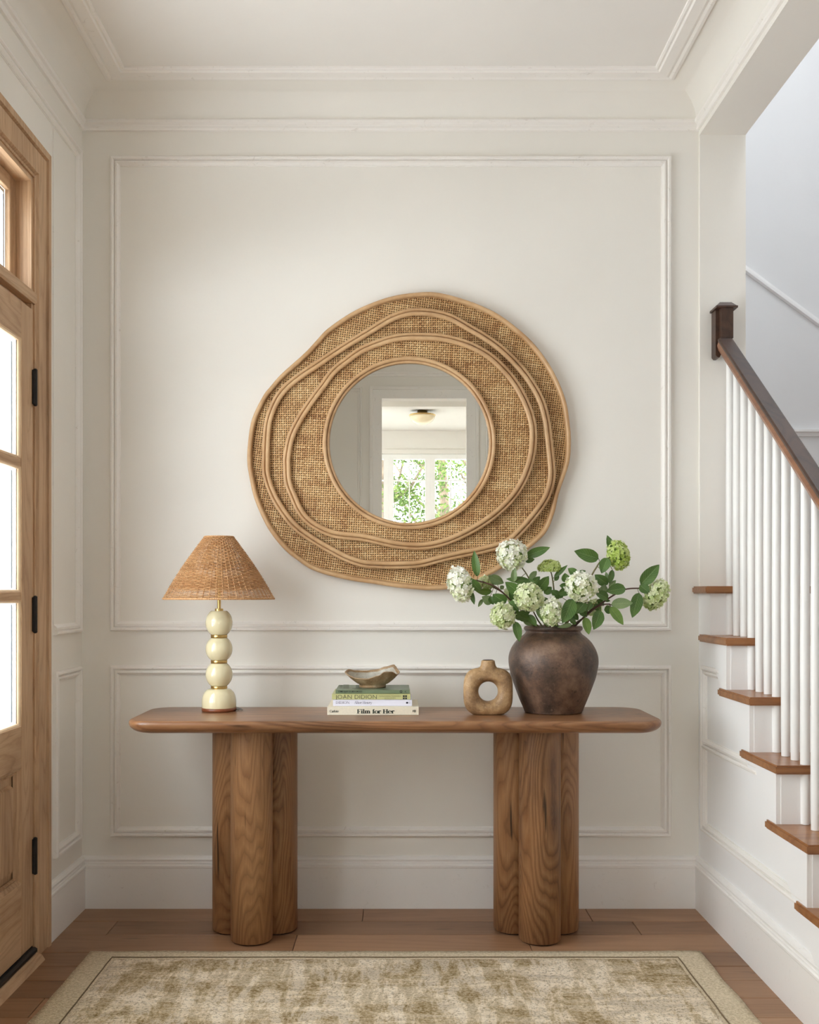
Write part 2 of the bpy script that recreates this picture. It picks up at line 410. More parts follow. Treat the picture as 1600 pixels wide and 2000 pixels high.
# left wall with the door opening
DY0, DY1, DZ = 1.48, 3.285, 2.502
bm = bmesh.new()
box(bm, (XL - .14, DY1, -.014), (XL, YB, ZC + .1)); box(bm, (XL - .14, YF - .12, -.014), (XL, DY0, ZC + .1)); box(bm, (XL - .14, DY0, DZ), (XL, DY1, ZC + .1))
wl = struct('wall_left', 'warm white left wall around the wooden entrance door', 'wall', bm, M_wall, loc=(XL, 2, 0))
LW = dict(O=(XL, 0, 0), U=(0, 1, 0), N=(1, 0, 0))
bm = bmesh.new(); sweep(bm, [(3.487, 1.026), (3.766, 1.026), (3.766, 2.795), (1.0, 2.795)], PAN, (XL, 0, 0), (0, 1, 0), (0, 0, 1), (1, 0, 0), closed=False)
obj('panel_moulding', bm, M_trim, wl)
bxo('panel_seam_bead', (XL, 3.484, 1.06), (XL + .004, 3.488, 2.76), M_trim, wl)
panel_frame(wl, 3.487, 3.766, .265, .8995, (XL, 0, 0), (0, 1, 0), (1, 0, 0))

# right wall: header and piers of the stair opening, then the stepped wall under the stair
ZH = 2.868
bm = bmesh.new(); box(bm, (XR, .4, ZH), (1.29, YB + .12, 5.2))
struct('wall_right_header', 'cream header over the open side of the staircase', 'wall', bm, M_wall, loc=(XR, 2, ZH))
bm = bmesh.new(); box(bm, (XR, 3.795, 1.1945), (1.29, YB + .12, ZH)); box(bm, (XR, YB, 0), (1.29, YB + .12, 1.1945))
struct('wall_right_pier', 'cream pier at the back corner carrying the end of the handrail', 'wall', bm, M_wall, loc=(XR, YB, 1.2))
bm = bmesh.new(); box(bm, (XR, YF - .12, 0), (1.29, .4, 5.2))
struct('wall_right', 'cream right wall beside the viewer', 'wall', bm, M_wall, loc=(XR, 0, 0))

# ceiling, cove, mouldings
bm = bmesh.new(); box(bm, (XL, YF, ZC), (XR, YB, ZC + .1))
ce = struct('ceiling', 'smooth off-white hallway ceiling', 'ceiling', bm, M_ceil, loc=(0, 1.6, ZC))
def room_ring(prof):      # prof: (inset from wall, z)
    bm = bmesh.new(); pr = [(d, z) for d, z in prof]
    sweep(bm, [(XL, YF), (XR, YF), (XR, YB), (XL, YB)], pr, (0, 0, 0), (1, 0, 0), (0, 1, 0), (0, 0, 1)); return bm
cov = [(.013, 2.925)] + [(.013 + .124 * (1 - math.cos(a)), 2.925 + .096 * math.sin(a)) for a in [R(90 * k / 12) for k in range(1, 13)]]
cov = [(.0, 2.925)] + cov + [(.137, ZC + .004), (0, ZC + .004)]
bm = bmesh.new(); pr = cov + [cov[0]]
sweep(bm, [(XL, YF), (XR, YF), (XR, YB), (XL, YB)], pr, (0, 0, 0), (1, 0, 0), (0, 1, 0), (0, 0, 1))
co = struct('trim_1', 'curved plaster cove between walls and ceiling', 'cove', bm, M_wall, loc=(0, 1.6, 2.925))
co.data.shade_smooth()
md = co.modifiers.new('split', 'EDGE_SPLIT'); md.split_angle = R(35)
bm = room_ring([(0, 2.886), (.010, 2.887), (.013, 2.893), (.013, 2.899), (.009, 2.901), (.011, 2.908), (.019, 2.913), (.021, 2.921), (.019, 2.926), (0, 2.927)])
struct('trim_2', 'thin picture moulding running around the room below the cove', 'moulding', bm, M_trim, loc=(0, 1.6, 2.89))
bm = room_ring([(.128, ZC + .001), (.129, ZC - .008), (.140, ZC - .010), (.150, ZC - .007), (.160, ZC - .012), (.196, ZC - .014), (.200, ZC - .007), (.208, ZC - .009), (.214, ZC - .006), (.215, ZC + .001)])
struct('trim_3', 'flat moulded border around the edge of the ceiling', 'moulding', bm, M_trim, loc=(0, 1.6, ZC - .01))

# baseboards
BB = [(0, 0), (.018, 0), (.018, .150), (.020, .153), (.020, .160), (.015, .163), (.015, .169), (.0125, .171), (.0125, .176), (.016, .181), (.012, .188), (.006, .192), (0, .193)]
def baseboard(name, label, p0, p1, nrm, e0=0, e1=0, sc=1.0):
    bm = bmesh.new(); p0 = Vector(p0); p1 = Vector(p1); d = (p1 - p0).normalized(); nrm = Vector(nrm)
    A = []; B = []
    for x, z in BB:
        x *= sc
        A.append(bm.verts.new(p0 + nrm * x + d * (x * e0) + Vector((0, 0, z)))); B.append(bm.verts.new(p1 + nrm * x - d * (x * e1) + Vector((0, 0, z))))
    for i in range(len(BB) - 1): bm.faces.new((A[i], B[i], B[i + 1], A[i + 1]))
    bm.faces.new(A); bm.faces.new(B[::-1])
    return struct(name, label, 'baseboard', bm, M_trim2, loc=(p0 + p1) / 2)
M_trim2 = paint('baseboard_paint', (.88, .865, .84), wear=.25, rough=.4)
baseboard('baseboard_back', 'tall moulded white baseboard along the back wall', (XL, YB, 0), (XR, YB, 0), (0, -1, 0), 1, 1)
baseboard('baseboard_left', 'short white baseboard between door casing and back corner', (XL, 3.41, 0), (XL, YB, 0), (1, 0, 0), 0, 1)
baseboard('baseboard_right', 'long white baseboard under the staircase side', (XR, 2.2, 0), (XR, YB, 0), (-1, 0, 0), 0, 1)

# ------------------------------------------------------------------ staircase
RISE, RUN, TT = .175, .226, .026
nose = lambda k: 3.645 - RUN * k
ztop = lambda k: 1.194 - RISE * k
NT = 7
st = thing('staircase', (1.3, 3.0, 0), 'open staircase with oiled wood treads, white balusters and dark handrail', 'staircase')
poly = [(YB, 0), (YB, ztop(0) - TT)]
for k in range(NT):
    poly.append((nose(k) + .025, ztop(k) - TT))
    poly.append((nose(k) + .025, (ztop(k + 1) - TT) if k < NT - 1 else 0))
bm = bmesh.new(); prism(bm, poly, 'X', XR, XR + .05)
obj('side_wall', bm, M_white, st)
for k in range(NT):
    bm = bmesh.new()
    yb = YB - .001 if k == 0 else nose(k) + .315
    ym = 4.95 if k == 0 else nose(k - 1) + .030
    if k == 0: pl = [(1.096, nose(0)), (2.199, nose(0)), (2.199, 4.949), (1.2915, 4.949), (1.2915, YB - .001), (1.096, YB - .001)]
    else: pl = [(1.096, nose(k)), (2.199, nose(k)), (2.199, ym), (XR - .0015, ym), (XR - .0015, yb), (1.096, yb)]
    prism(bm, pl, 'Z', ztop(k) - TT, ztop(k))
    es = [e for e in bm.edges if abs(e.verts[0].co.z - e.verts[1].co.z) < 1e-6 and (min(e.verts[0].co.y, e.verts[1].co.y) < nose(k) + .001 or max(e.verts[0].co.x, e.verts[1].co.x) < 1.0961)]
    bmesh.ops.bevel(bm, geom=es, offset=.005, segments=2, affect='EDGES')
    obj('tread', bm, M_tread, st, loc=(1.6, nose(k) + .1, ztop(k)))
    zb = ztop(k + 1) if k < NT - 1 else 0
    bxo('riser', (XR + .0005, nose(k) + .0245, zb - (TT if k < NT - 1 else 0)), (2.199, nose(k) + .045, ztop(k) - TT - .0005), M_white, st)
# mouldings on the side of the staircase (one frame cut by the raking string board)
zs = lambda y_: .885 - .84 * (3.548 - y_)
bm = bmesh.new()
sweep(bm, [(2.80, .302), (3.738, .302), (3.738, .905), (3.53, .905)], PAN, (XR, 0, 0), (0, 1, 0), (0, 0, 1), (-1, 0, 0), closed=False)
obj('panel_moulding', bm, M_trim, st)
bm = bmesh.new(); sweep(bm, [(3.16, .606), (3.715, .606)], [(d, h) for d, h in PAN], (XR, 0, 0), (0, 1, 0), (0, 0, 1), (-1, 0, 0), closed=False)
obj('panel_moulding', bm, M_trim, st)
pts = []
for k in range(5, 0, -1):
    yy = nose(k) + .026
    pts.append((yy, ztop(k + 1) - TT - .001)); pts.append((yy, ztop(k) - TT - .001))
pl = [(nose(5) + .026, zs(nose(5) + .026))] + pts[1:] + [(3.565, ztop(1) - TT - .001), (3.565, zs(3.565))]
bm = bmesh.new()
prism(bm, pl, 'X', XR - .014, XR)
obj('string_board', bm, M_white, st)

# railing
ra = st
BX = 1.19; SL = .735
zr = lambda y_: 2.135 - SL * (3.77 - y_)       # top-centre of the rail
for k in range(1, NT):
    for j in range(3):
        yy = nose(k) + .250 - .0755 * j
        z0 = ztop(k) + .0008; z1 = zr(yy) - .045
        bm = bmesh.new(); lathe(bm, [(.0125, z0), (.0135, z0 + .1), (.0140, z0 + .5), (.0118, z1)], (BX, yy), 20)
        o = obj('baluster', bm, M_bal, ra, loc=(BX, yy, z0)); o.data.shade_smooth(); o.modifiers.new('s', 'EDGE_SPLIT').split_angle = R(60)
# handrail section swept along the slope
ya, yb_ = 2.0, 3.715
dirv = Vector((0, 1, SL)).normalized(); nv = Vector((0, -SL, 1)).normalized()
def railsec(pr, name, m):
    bm = bmesh.new(); rings = []
    for yy in (ya, yb_):
        c = Vector((BX, yy, zr(yy)))
        rings.append([bm.verts.new(c + Vector((a, 0, 0)) + nv * h) for a, h in pr])
    n = len(pr)
    for i in range(n): bm.faces.new((rings[0][i], rings[0][(i + 1) % n], rings[1][(i + 1) % n], rings[1][i]))
    bm.faces.new(rings[0]); bm.faces.new(rings[1][::-1])
    return obj(name, bm, m, ra)
railsec([(-.026, -.012), (-.027, -.004), (-.022, 0), (.022, 0), (.027, -.004), (.026, -.012)], 'handrail', M_rail)
railsec([(-.024, -.0121), (-.0255, -.030), (-.019, -.046), (.019, -.046), (.0255, -.030), (.024, -.0121)], 'handrail_side', M_railside)['label'] = 'warm brown moulded underside of the rail'
bm = bmesh.new(); bx0 = 1.196
pl = [(-.034, 2.10), (-.034, 2.212), (.034, 2.212), (.034, 2.065), (.02, 2.055), (-.02, 2.02), (-.034, 2.05)]
prism(bm, [(bx0 + a, z) for a, z in [(-.033, 2.04), (-.033, 2.205), (.029, 2.205), (.029, 2.08), (-.012, 2.045), (-.018, 2.032), (-.026, 2.032)]], 'Y', 3.745, 3.7945)
obj('end_block', bm, M_rail, ra)
bm = bmesh.new(); prism(bm, [(bx0 - .022, 2.095), (bx0 - .022, 2.205), (bx0 + .022, 2.205), (bx0 + .022, 2.095)], 'Y', 3.715, 3.7455)
obj('block_face', bm, M_rail, ra)
bm = bmesh.new()
r_ = bmesh.ops.create_cone(bm, cap_ends=True, segments=4, radius1=.054, radius2=.030, depth=.018)
bmesh.ops.rotate(bm, verts=bm.verts, matrix=Matrix.Rotation(R(45), 3, 'Z')); bmesh.ops.translate(bm, verts=bm.verts, vec=(bx0, 3.7545, 2.221))
box(bm, (bx0 - .040, 3.712, 2.2052), (bx0 + .038, 3.7935, 2.2125))
obj('block_cap', bm, M_rail, ra)

# stairwell shell
bm = bmesh.new(); box(bm, (1.29, 4.95, 0), (2.2, 5.05, 5.2))
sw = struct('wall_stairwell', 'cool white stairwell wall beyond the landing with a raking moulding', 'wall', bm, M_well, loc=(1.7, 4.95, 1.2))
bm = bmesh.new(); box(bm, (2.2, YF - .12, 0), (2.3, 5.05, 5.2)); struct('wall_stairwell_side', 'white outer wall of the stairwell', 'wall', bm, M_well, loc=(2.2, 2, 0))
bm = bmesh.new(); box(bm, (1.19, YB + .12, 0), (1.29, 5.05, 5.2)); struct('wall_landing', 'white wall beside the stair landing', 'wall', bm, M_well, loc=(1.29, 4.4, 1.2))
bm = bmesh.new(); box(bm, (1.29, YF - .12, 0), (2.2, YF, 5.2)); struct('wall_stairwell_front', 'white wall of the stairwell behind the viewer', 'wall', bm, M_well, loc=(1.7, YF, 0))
bm = bmesh.new(); box(bm, (1.29, YF, -.05), (2.2, 2.4, 0)); struct('floor_stairwell', 'wooden floor at the foot of the stairs', 'floor', bm, M_floor, loc=(1.7, 1, 0))
bm = bmesh.new(); box(bm, (1.0, YF, 5.2), (1.45, 5.05, 5.3)); box(bm, (2.05, YF, 5.2), (2.3, 5.05, 5.3)); box(bm, (1.45, 3.95, 5.2), (2.05, 5.05, 5.3)); box(bm, (1.45, YF, 5.2), (2.05, 2.3, 5.3))
struct('ceiling_stairwell', 'white stairwell ceiling around a skylight', 'ceiling', bm, M_well, loc=(1.7, 3, 5.2))
# raking moulding, chair rail and panel edge on the far stairwell wall
pA, pB = P(1440, 508, 4.95), P(1640, 655, 4.95)
bm = bmesh.new(); sweep(bm, [(pA.x, pA.z), (pB.x + .2, pB.z + (pB.z - pA.z) / (pB.x - pA.x) * .2)][::-1], [(0, 0), (0, .012), (.012, .016), (.022, .016), (.028, .006), (.028, 0)], (0, 4.95, 0), (1, 0, 0), (0, 0, 1), (0, -1, 0), closed=False)
obj('raking_moulding', bm, M_white, sw)
zc = P(0, 845, 4.95).z
bm = bmesh.new(); sweep(bm, [(1.72, zc + .012), (2.2, zc + .012)], [(0, 0), (0, .022), (-.010, .022), (-.013, .010), (-.030, .008), (-.032, 0)], (0, 4.95, 0), (1, 0, 0), (0, 0, 1), (0, -1, 0), closed=False)
obj('chair_rail', bm, M_white, sw)
z1 = P(0, 1030, 4.95).z
bxo('panel_edge', (1.88, 4.944, z1 - .005), (2.2, 4.951, z1), M_white, sw)

# ------------------------------------------------------------------ entrance door
cas = [(0, 0), (0, .010), (.006, .0125), (.012, .006), (.018, .018), (.088, .018), (.092, .010), (.096, .024), (.118, .024), (.125, .014), (.125, 0)]
bm = bmesh.new()
sweep(bm, [(DY1, 0), (DY1, DZ), (DY0, DZ), (DY0, 0)][::-1], [(d, h) for d, h in cas], (XL, 0, 0), (0, 1, 0), (0, 0, 1), (1, 0, 0), closed=False)
dc = struct('trim_4', 'wide pale oak casing around the entrance door and transom', 'door casing', bm, M_oak, loc=(XL, DY1, 0))
M_oakl = plain('pale_oak_bead', (.60, .43, .27), .45, var=.1, vs=20)
M_putty = plain('white_outer_glazing', (.80, .80, .78), .5)
M_spacer = plain('grey_metal_spacer', (.16, .18, .21), .4, .6)
# jamb lining
jl = thing('door_1_frame', (XL, 2.4, 0), 'pale oak door frame with transom bar and dark threshold', 'door frame', kind='structure')
bxo('jamb', (-1.226, DY1 - .016, 0), (-1.170, DY1, DZ), M_oak, jl); bxo('outer_jamb', (-1.315, DY1 - .016, 0), (-1.2262, DY1, DZ), M_putty, jl)
bxo('jamb', (-1.226, DY0, 0), (-1.170, DY0 + .016, DZ), M_oak, jl); bxo('outer_jamb', (-1.315, DY0, 0), (-1.2262, DY0 + .016, DZ), M_putty, jl)
bxo('head_jamb', (-1.315, DY0 + .016, DZ - .016), (-1.170, DY1 - .016, DZ), M_oakh, jl)
bm = bmesh.new(); prism(bm, [(-1.30, 2.095), (-1.162, 2.095), (-1.157, 2.101), (-1.157, 2.128), (-1.162, 2.1325), (-1.30, 2.1325)], 'Y', DY0 + .016, DY1 - .001); obj('transom_bar', bm, M_oakh, jl)
bxo('door_stop', (-1.30, DY0 + .016, 2.078), (-1.188, DY1 - .016, 2.0945), M_oakh, jl)
bxo('mullion', (-1.30, 2.372, 2.1326), (-1.17, 2.408, DZ - .016), M_oak, jl)
bm = bmesh.new(); prism(bm, [(-1.34, 0), (-1.125, 0), (-1.135, .016), (-1.162, .026), (-1.34, .026)], 'Y', DY0 + .017, DY1 - .017); obj('threshold', bm, M_oakh, jl)
bm = bmesh.new(); prism(bm, [(-1.21, .0262), (-1.150, .0262), (-1.150, .036), (-1.158, .041), (-1.21, .041)], 'Y', DY0 + .018, DY1 - .018); obj('threshold_seal', bm, M_iron, jl)
def sash(root, ya, yb, z0, z1, xf, th, stw, top, bot, rowsz, colsy, lower=None, m=M_oak, mh=M_oakh):
    """a panelled leaf: stiles, rails, glazing bars, panes; xf = room-side face, lies in the plane x"""
    xb = xf - th
    bv = .002
    bxo('stile', (xb, ya, z0), (xf, ya + stw, z1), m, root, bv); bxo('stile', (xb, yb - stw, z0), (xf, yb, z1), m, root, bv)
    bxo('rail', (xb, ya + stw, z1 - top), (xf, yb - stw, z1), mh, root, bv)
    bxo('rail', (xb, ya + stw, z0), (xf, yb - stw, z0 + bot), mh, root, bv)
# two leaves; the second is out of view, added to admit daylight
def leaf(name, label, ya, yb, hinge_y):
    d = thing(name, (-1.165, (ya + yb) / 2, .045), label, 'door', kind='structure')
    xf, xb = -1.165, -1.209
    z0, z1, sw_ = .045, 2.074, .098
    iy0, iy1 = ya + sw_, yb - sw_
    bxo('stile', (xb, ya, z0), (xf, iy0, z1), M_oak, d, .002); bxo('stile', (xb, iy1, z0), (xf, yb, z1), M_oak, d, .002)
    for a, c in ((1.959, z1), (.628, .758), (z0, .271)): bxo('rail', (xb, iy0, a), (xf, iy1, c), M_oakh, d, .0015)
    ym = (iy0 + iy1) / 2
    for zz in (1.574, 1.159): bxo('glazing_bar', (xb + .004, iy0, zz - .013), (xf - .002, iy1, zz + .013), M_oakh, d, .003)
    bxo('glazing_bar', (xb + .004, ym - .013, .758), (xf - .003, ym + .013, 1.959), M_oak, d, .003)
    for (za, zb) in ((1.587, 1.959), (1.172, 1.561), (.758, 1.146)):
        for (a, c) in ((iy0, ym - .013), (ym + .013, iy1)):
            bxo('pane', (-1.1795, a + .002, za + .002), (-1.1765, c - .002, zb - .002), M_glass, d)
            bm = bmesh.new()
            sweep(bm, [(a, za), (c, za), (c, zb), (a, zb)], [(0, -.002), (.003, -.003), (.007, -.007), (.008, -.0112)], (xf, 0, 0), (0, 1, 0), (0, 0, 1), (1, 0, 0))
            obj('glazing_bead', bm, M_oakl, d)
            bm = bmesh.new()
            sweep(bm, [(a, za), (c, za), (c, zb), (a, zb)], [(.0, -.0148), (.006, -.0148), (.008, -.019), (.008, -.04), (0, -.04)], (xf, 0, 0), (0, 1, 0), (0, 0, 1), (1, 0, 0))
            obj('putty_bead', bm, M_putty, d)
            bxo('spacer_bar', (-1.195, c - .013, za + .012), (-1.192, c - .009, zb - .012), M_spacer, d)
    bm = bmesh.new(); sweep(bm, [(iy0, .271), (iy1, .271), (iy1, .628), (iy0, .628)], [(0, 0), (.004, -.001), (.012, -.012), (.016, -.009), (.020, -.020)], (xf, 0, 0), (0, 1, 0), (0, 0, 1), (1, 0, 0))
    obj('panel_bead', bm, M_oak, d)
    bm = bmesh.new(); sweep(bm, [(iy0, .271), (iy1, .271), (iy1, .628), (iy0, .628)], [(.018, -.024), (.045, -.022), (.050, -.010), (.052, -.006)], (xf, 0, 0), (0, 1, 0), (0, 0, 1), (1, 0, 0))
    a = .052; vs = [bm.verts.new((xf - .006, y_, z_)) for y_, z_ in ((iy0 + a, .271 + a), (iy1 - a, .271 + a), (iy1 - a, .628 - a), (iy0 + a, .628 - a))]; bm.faces.new(vs)
    obj('raised_panel', bm, M_oak, d)
    bxo('panel_back', (-1.203, iy0 - .001, .270), (-1.1905, iy1 + .001, .629), M_oak, d)
    bxo('sweep', (-1.205, ya + .002, .0415), (-1.1655, yb - .002, .0449), M_black, d)
    for zz in (1.17 - (758 - 1158) * .00164, 1.17 - (1200 - 1158) * .00164, 1.17 - (1670 - 1158) * .00164):
        bm = bmesh.new(); s = 1 if hinge_y > (ya + yb) / 2 else -1
        lathe(bm, [(.003, zz - .060), (.0068, zz - .057), (.0068, zz + .057), (.003, zz + .060)], (-1.1575, hinge_y + s * .0005), 12)
        box(bm, (-1.164, hinge_y - .010, zz - .055), (-1.158, hinge_y + .010, zz + .055), .001, 1)
        obj('hinge', bm, M_iron, d)
    return d
leaf('door_1', 'pale oak half-glazed entrance door leaf hinged beside the back corner', 2.388, 3.268, 3.269)
leaf('added_door_2', 'added unseen pale oak glazed door leaf nearer the viewer, admitting daylight', 1.498, 2.384, 1.497)
# transoms; the second is unseen, added with its leaf for daylight
for i, (ya, yb) in enumerate(((2.41, 3.268), (1.498, 2.37))):
    d = thing('window_%d' % (i + 1), (-1.22, (ya + yb) / 2, 2.134), ('transom window above the entrance door nearest the back corner', 'added unseen transom window above the second door leaf')[i], 'window', kind='structure')
    xf, xb = -1.219, -1.237; z0, z1, s_ = 2.1327, 2.485, .048
    bxo('window_frame', (xb, ya, z0), (xf, ya + s_, z1), M_oak, d, .003); bxo('window_frame', (xb, yb - s_, z0), (xf, yb, z1), M_oak, d, .003)
    bxo('window_frame', (xb, ya + s_, z1 - s_), (xf, yb - s_, z1), M_oakh, d, .003); bxo('window_frame', (xb, ya + s_, z0), (xf, yb - s_, z0 + .03), M_oakh, d, .003)
    bxo('pane', (-1.229, ya + s_ + .001, z0 + .031), (-1.226, yb - s_ - .001, z1 - s_ - .001), M_glass, d)
    bm = bmesh.new(); sweep(bm, [(ya + s_, z0 + .03), (yb - s_, z0 + .03), (yb - s_, z1 - s_), (ya + s_, z1 - s_)], [(0, -.0181), (.010, -.0181), (.010, -.040), (0, -.040)], (xf, 0, 0), (0, 1, 0), (0, 0, 1), (1, 0, 0))
    obj('outer_frame', bm, M_putty, d)
    bxo('spacer_bar', (-1.236, yb - s_ - .020, z0 + .04), (-1.233, yb - s_ - .017, z1 - s_ - .02), M_spacer, d)

# ------------------------------------------------------------------ wall behind the camera and the room beyond (seen in the mirror)
OX0, OX1, OZ = -.13, .55, 2.714
bm = bmesh.new()
box(bm, (XL, YF - .12, 0), (OX0, YF, ZC + .1)); box(bm, (OX1, YF - .12, 0), (XR, YF, ZC + .1)); box(bm, (OX0, YF - .12, OZ), (OX1, YF, ZC + .1))
wf = struct('wall_front', 'warm white wall with the cased opening reflected in the mirror', 'wall', bm, M_wall, loc=(.2, YF, 0))
bm = bmesh.new()
sweep(bm, [(OX0, 0), (OX0, OZ), (OX1, OZ), (OX1, 0)], [(-.004, 0), (-.004, .014), (.066, .016), (.070, .024), (.092, .024), (.094, 0)], (0, YF, 0), (1, 0, 0), (0, 0, 1), (0, 1, 0), closed=False)
obj('opening_casing', bm, M_trim, wf)
panel_frame(wf, -1.05, -.285, .30, 2.80, (0, YF, 0), (1, 0, 0), (0, 1, 0))
panel_frame(wf, .70, 1.0, .30, 2.80, (0, YF, 0), (1, 0, 0), (0, 1, 0))
RX0, RX1, RY0, RY1, RZ = -1.6, 2.2, -3.76, YF - .12, 2.95
M_rear = paint('rear_room_white', (.80, .775, .73))
bm = bmesh.new(); box(bm, (RX0 - .1, RY0, 0), (RX0, -2.8, RZ)); box(bm, (RX0 - .1, -2.0, 0), (RX0, RY1, RZ)); box(bm, (RX0 - .1, -2.8, 0), (RX0, -2.0, .7)); box(bm, (RX0 - .1, -2.8, 2.2), (RX0, -2.0, RZ)); struct('wall_rear_left', 'white side wall of the rear room with an added window opening', 'wall', bm, M_rear, loc=(RX0, -2, 0))
wd = thing('window_9', (RX0, -2.4, .7), 'white-framed unseen window added in the rear room side wall to let in more daylight', 'window', kind='structure')  # unseen window, added so the sky brightens the rear room and hall
bm = bmesh.new(); sweep(bm, [(-2.8, .7), (-2.0, .7), (-2.0, 2.2), (-2.8, 2.2)], [(0, -.08), (0, -.02), (.055, -.02), (.055, -.08), (0, -.08)], (RX0, 0, 0), (0, 1, 0), (0, 0, 1), (1, 0, 0)); obj('window_frame', bm, M_bal, wd)
bxo('glazing_bar', (RX0 - .07, -2.43, .755), (RX0 - .03, -2.37, 2.145), M_bal, wd); bxo('pane', (RX0 - .053, -2.744, .756), (RX0 - .050, -2.056, 2.144), M_glass, wd)
bm = bmesh.new(); box(bm, (RX1, RY0, 0), (RX1 + .1, RY1, RZ)); struct('wall_rear_right', 'plain white opposite side wall of the rear room', 'wall', bm, M_rear, loc=(RX1, -2, 0))
bm = bmesh.new(); box(bm, (RX0 - .1, RY0 - .1, RZ), (RX1 + .1, RY1, RZ + .1)); struct('ceiling_rear', 'bright white ceiling of the rear room', 'ceiling', bm, M_rear, loc=(.2, -2, RZ))
bm = bmesh.new(); box(bm, (RX0, RY0, -.06), (RX1, YF, -.001)); struct('floor_rear', 'wooden floor of the rear room', 'floor', bm, M_floor, loc=(.2, -2, 0))
bm = bmesh.new(); box(bm, (RX0, -1.52, 2.788), (RX1, -1.40, RZ)); struct('trim_5', 'dropped white ceiling beam in the rear room', 'beam', bm, M_rear, loc=(.2, -1.46, 2.8))
WX0, WX1, WZ0, WZ1 = -1.02, 1.70, .75, 2.70
bm = bmesh.new()
box(bm, (RX0, RY0 - .1, 0), (WX0, RY0, RZ)); box(bm, (WX1, RY0 - .1, 0), (RX1, RY0, RZ)); box(bm, (WX0, RY0 - .1, WZ1), (WX1, RY0, RZ)); box(bm, (WX0, RY0 - .1, 0), (WX1, RY0, WZ0))
struct('wall_rear', 'white window wall of the rear room reflected in the mirror', 'wall', bm, M_rear, loc=(.2, RY0, 0))
bxo_head = bmesh.new(); box(bxo_head, (WX0 - .08, RY0, WZ1), (WX1 + .08, RY0 + .02, WZ1 + .045)); struct('trim_6', 'white head casing above the rear windows', 'moulding', bxo_head, M_rear, loc=(.2, RY0, WZ1))
for i in range(6):
    a = -.045 - .457 * 2 + .457 * i - .055; c = a + .4565
    d = thing('window_%d' % (i + 3), ((a + c) / 2, RY0, WZ0), 'white casement window in the far wall of the rear room, %s from its left end as seen by the viewer turned round' % ('sixth', 'fifth', 'fourth', 'third', 'second', 'first')[i], 'window', kind='structure')
    bm = bmesh.new()
    sweep(bm, [(a, WZ0 + .002), (c, WZ0 + .002), (c, WZ1 - .002), (a, WZ1 - .002)], [(0, -.08), (0, -.02), (.055, -.02), (.055, -.08), (0, -.08)], (0, RY0, 0), (1, 0, 0), (0, 0, 1), (0, 1, 0)); obj('window_frame', bm, M_bal, d)
    for zz in (2.645 - .235, 1.80, 1.27): bxo('glazing_bar', (a + .055, RY0 - .06, zz - .008), (c - .055, RY0 - .04, zz + .008), M_bal, d)
    bxo('glazing_bar', ((a + c) / 2 - .007, RY0 - .062, WZ0 + .057), ((a + c) / 2 + .007, RY0 - .038, WZ1 - .057), M_bal, d)
    bxo('pane', (a + .056, RY0 - .053, WZ0 + .058), (c - .056, RY0 - .050, WZ1 - .058), M_glass, d)
# flush ceiling light
cl = thing('ceiling_light', (.24, -2.5, RZ), 'small opal glass dome ceiling light with brass rim, reflected in the mirror', 'ceiling light')
bm = bmesh.new(); lathe(bm, [(.124, 2.897), (.131, 2.901), (.131, 2.906), (.124, 2.910), (.05, 2.912), (.048, RZ)], (.24, -2.5), 40); obj('brass_rim', bm, M_brass, cl, smooth=True)
bm = bmesh.new(); lathe(bm, [(.124 * math.cos(R(a)), 2.8975 - .085 * math.sin(R(a))) for a in range(0, 90, 9)] + [(.002, 2.8125)], (.24, -2.5), 40)
m, t, b = mat('lit_opal_glass'); b.inputs['Base Color'].default_value = (.9, .88, .82, 1); b.inputs['Roughness'].default_value = .2
b.inputs['Emission Color'].default_value = (1, .86, .62, 1); b.inputs['Emission Strength'].default_value = .12
t.links.new(ramp(t, noise(t, coords(t), 5), [(0, (.72, .60, .38)), (1, (.82, .72, .52))]), b.inputs['Base Color'])
obj('glass_dome', bm, m, cl, smooth=True)
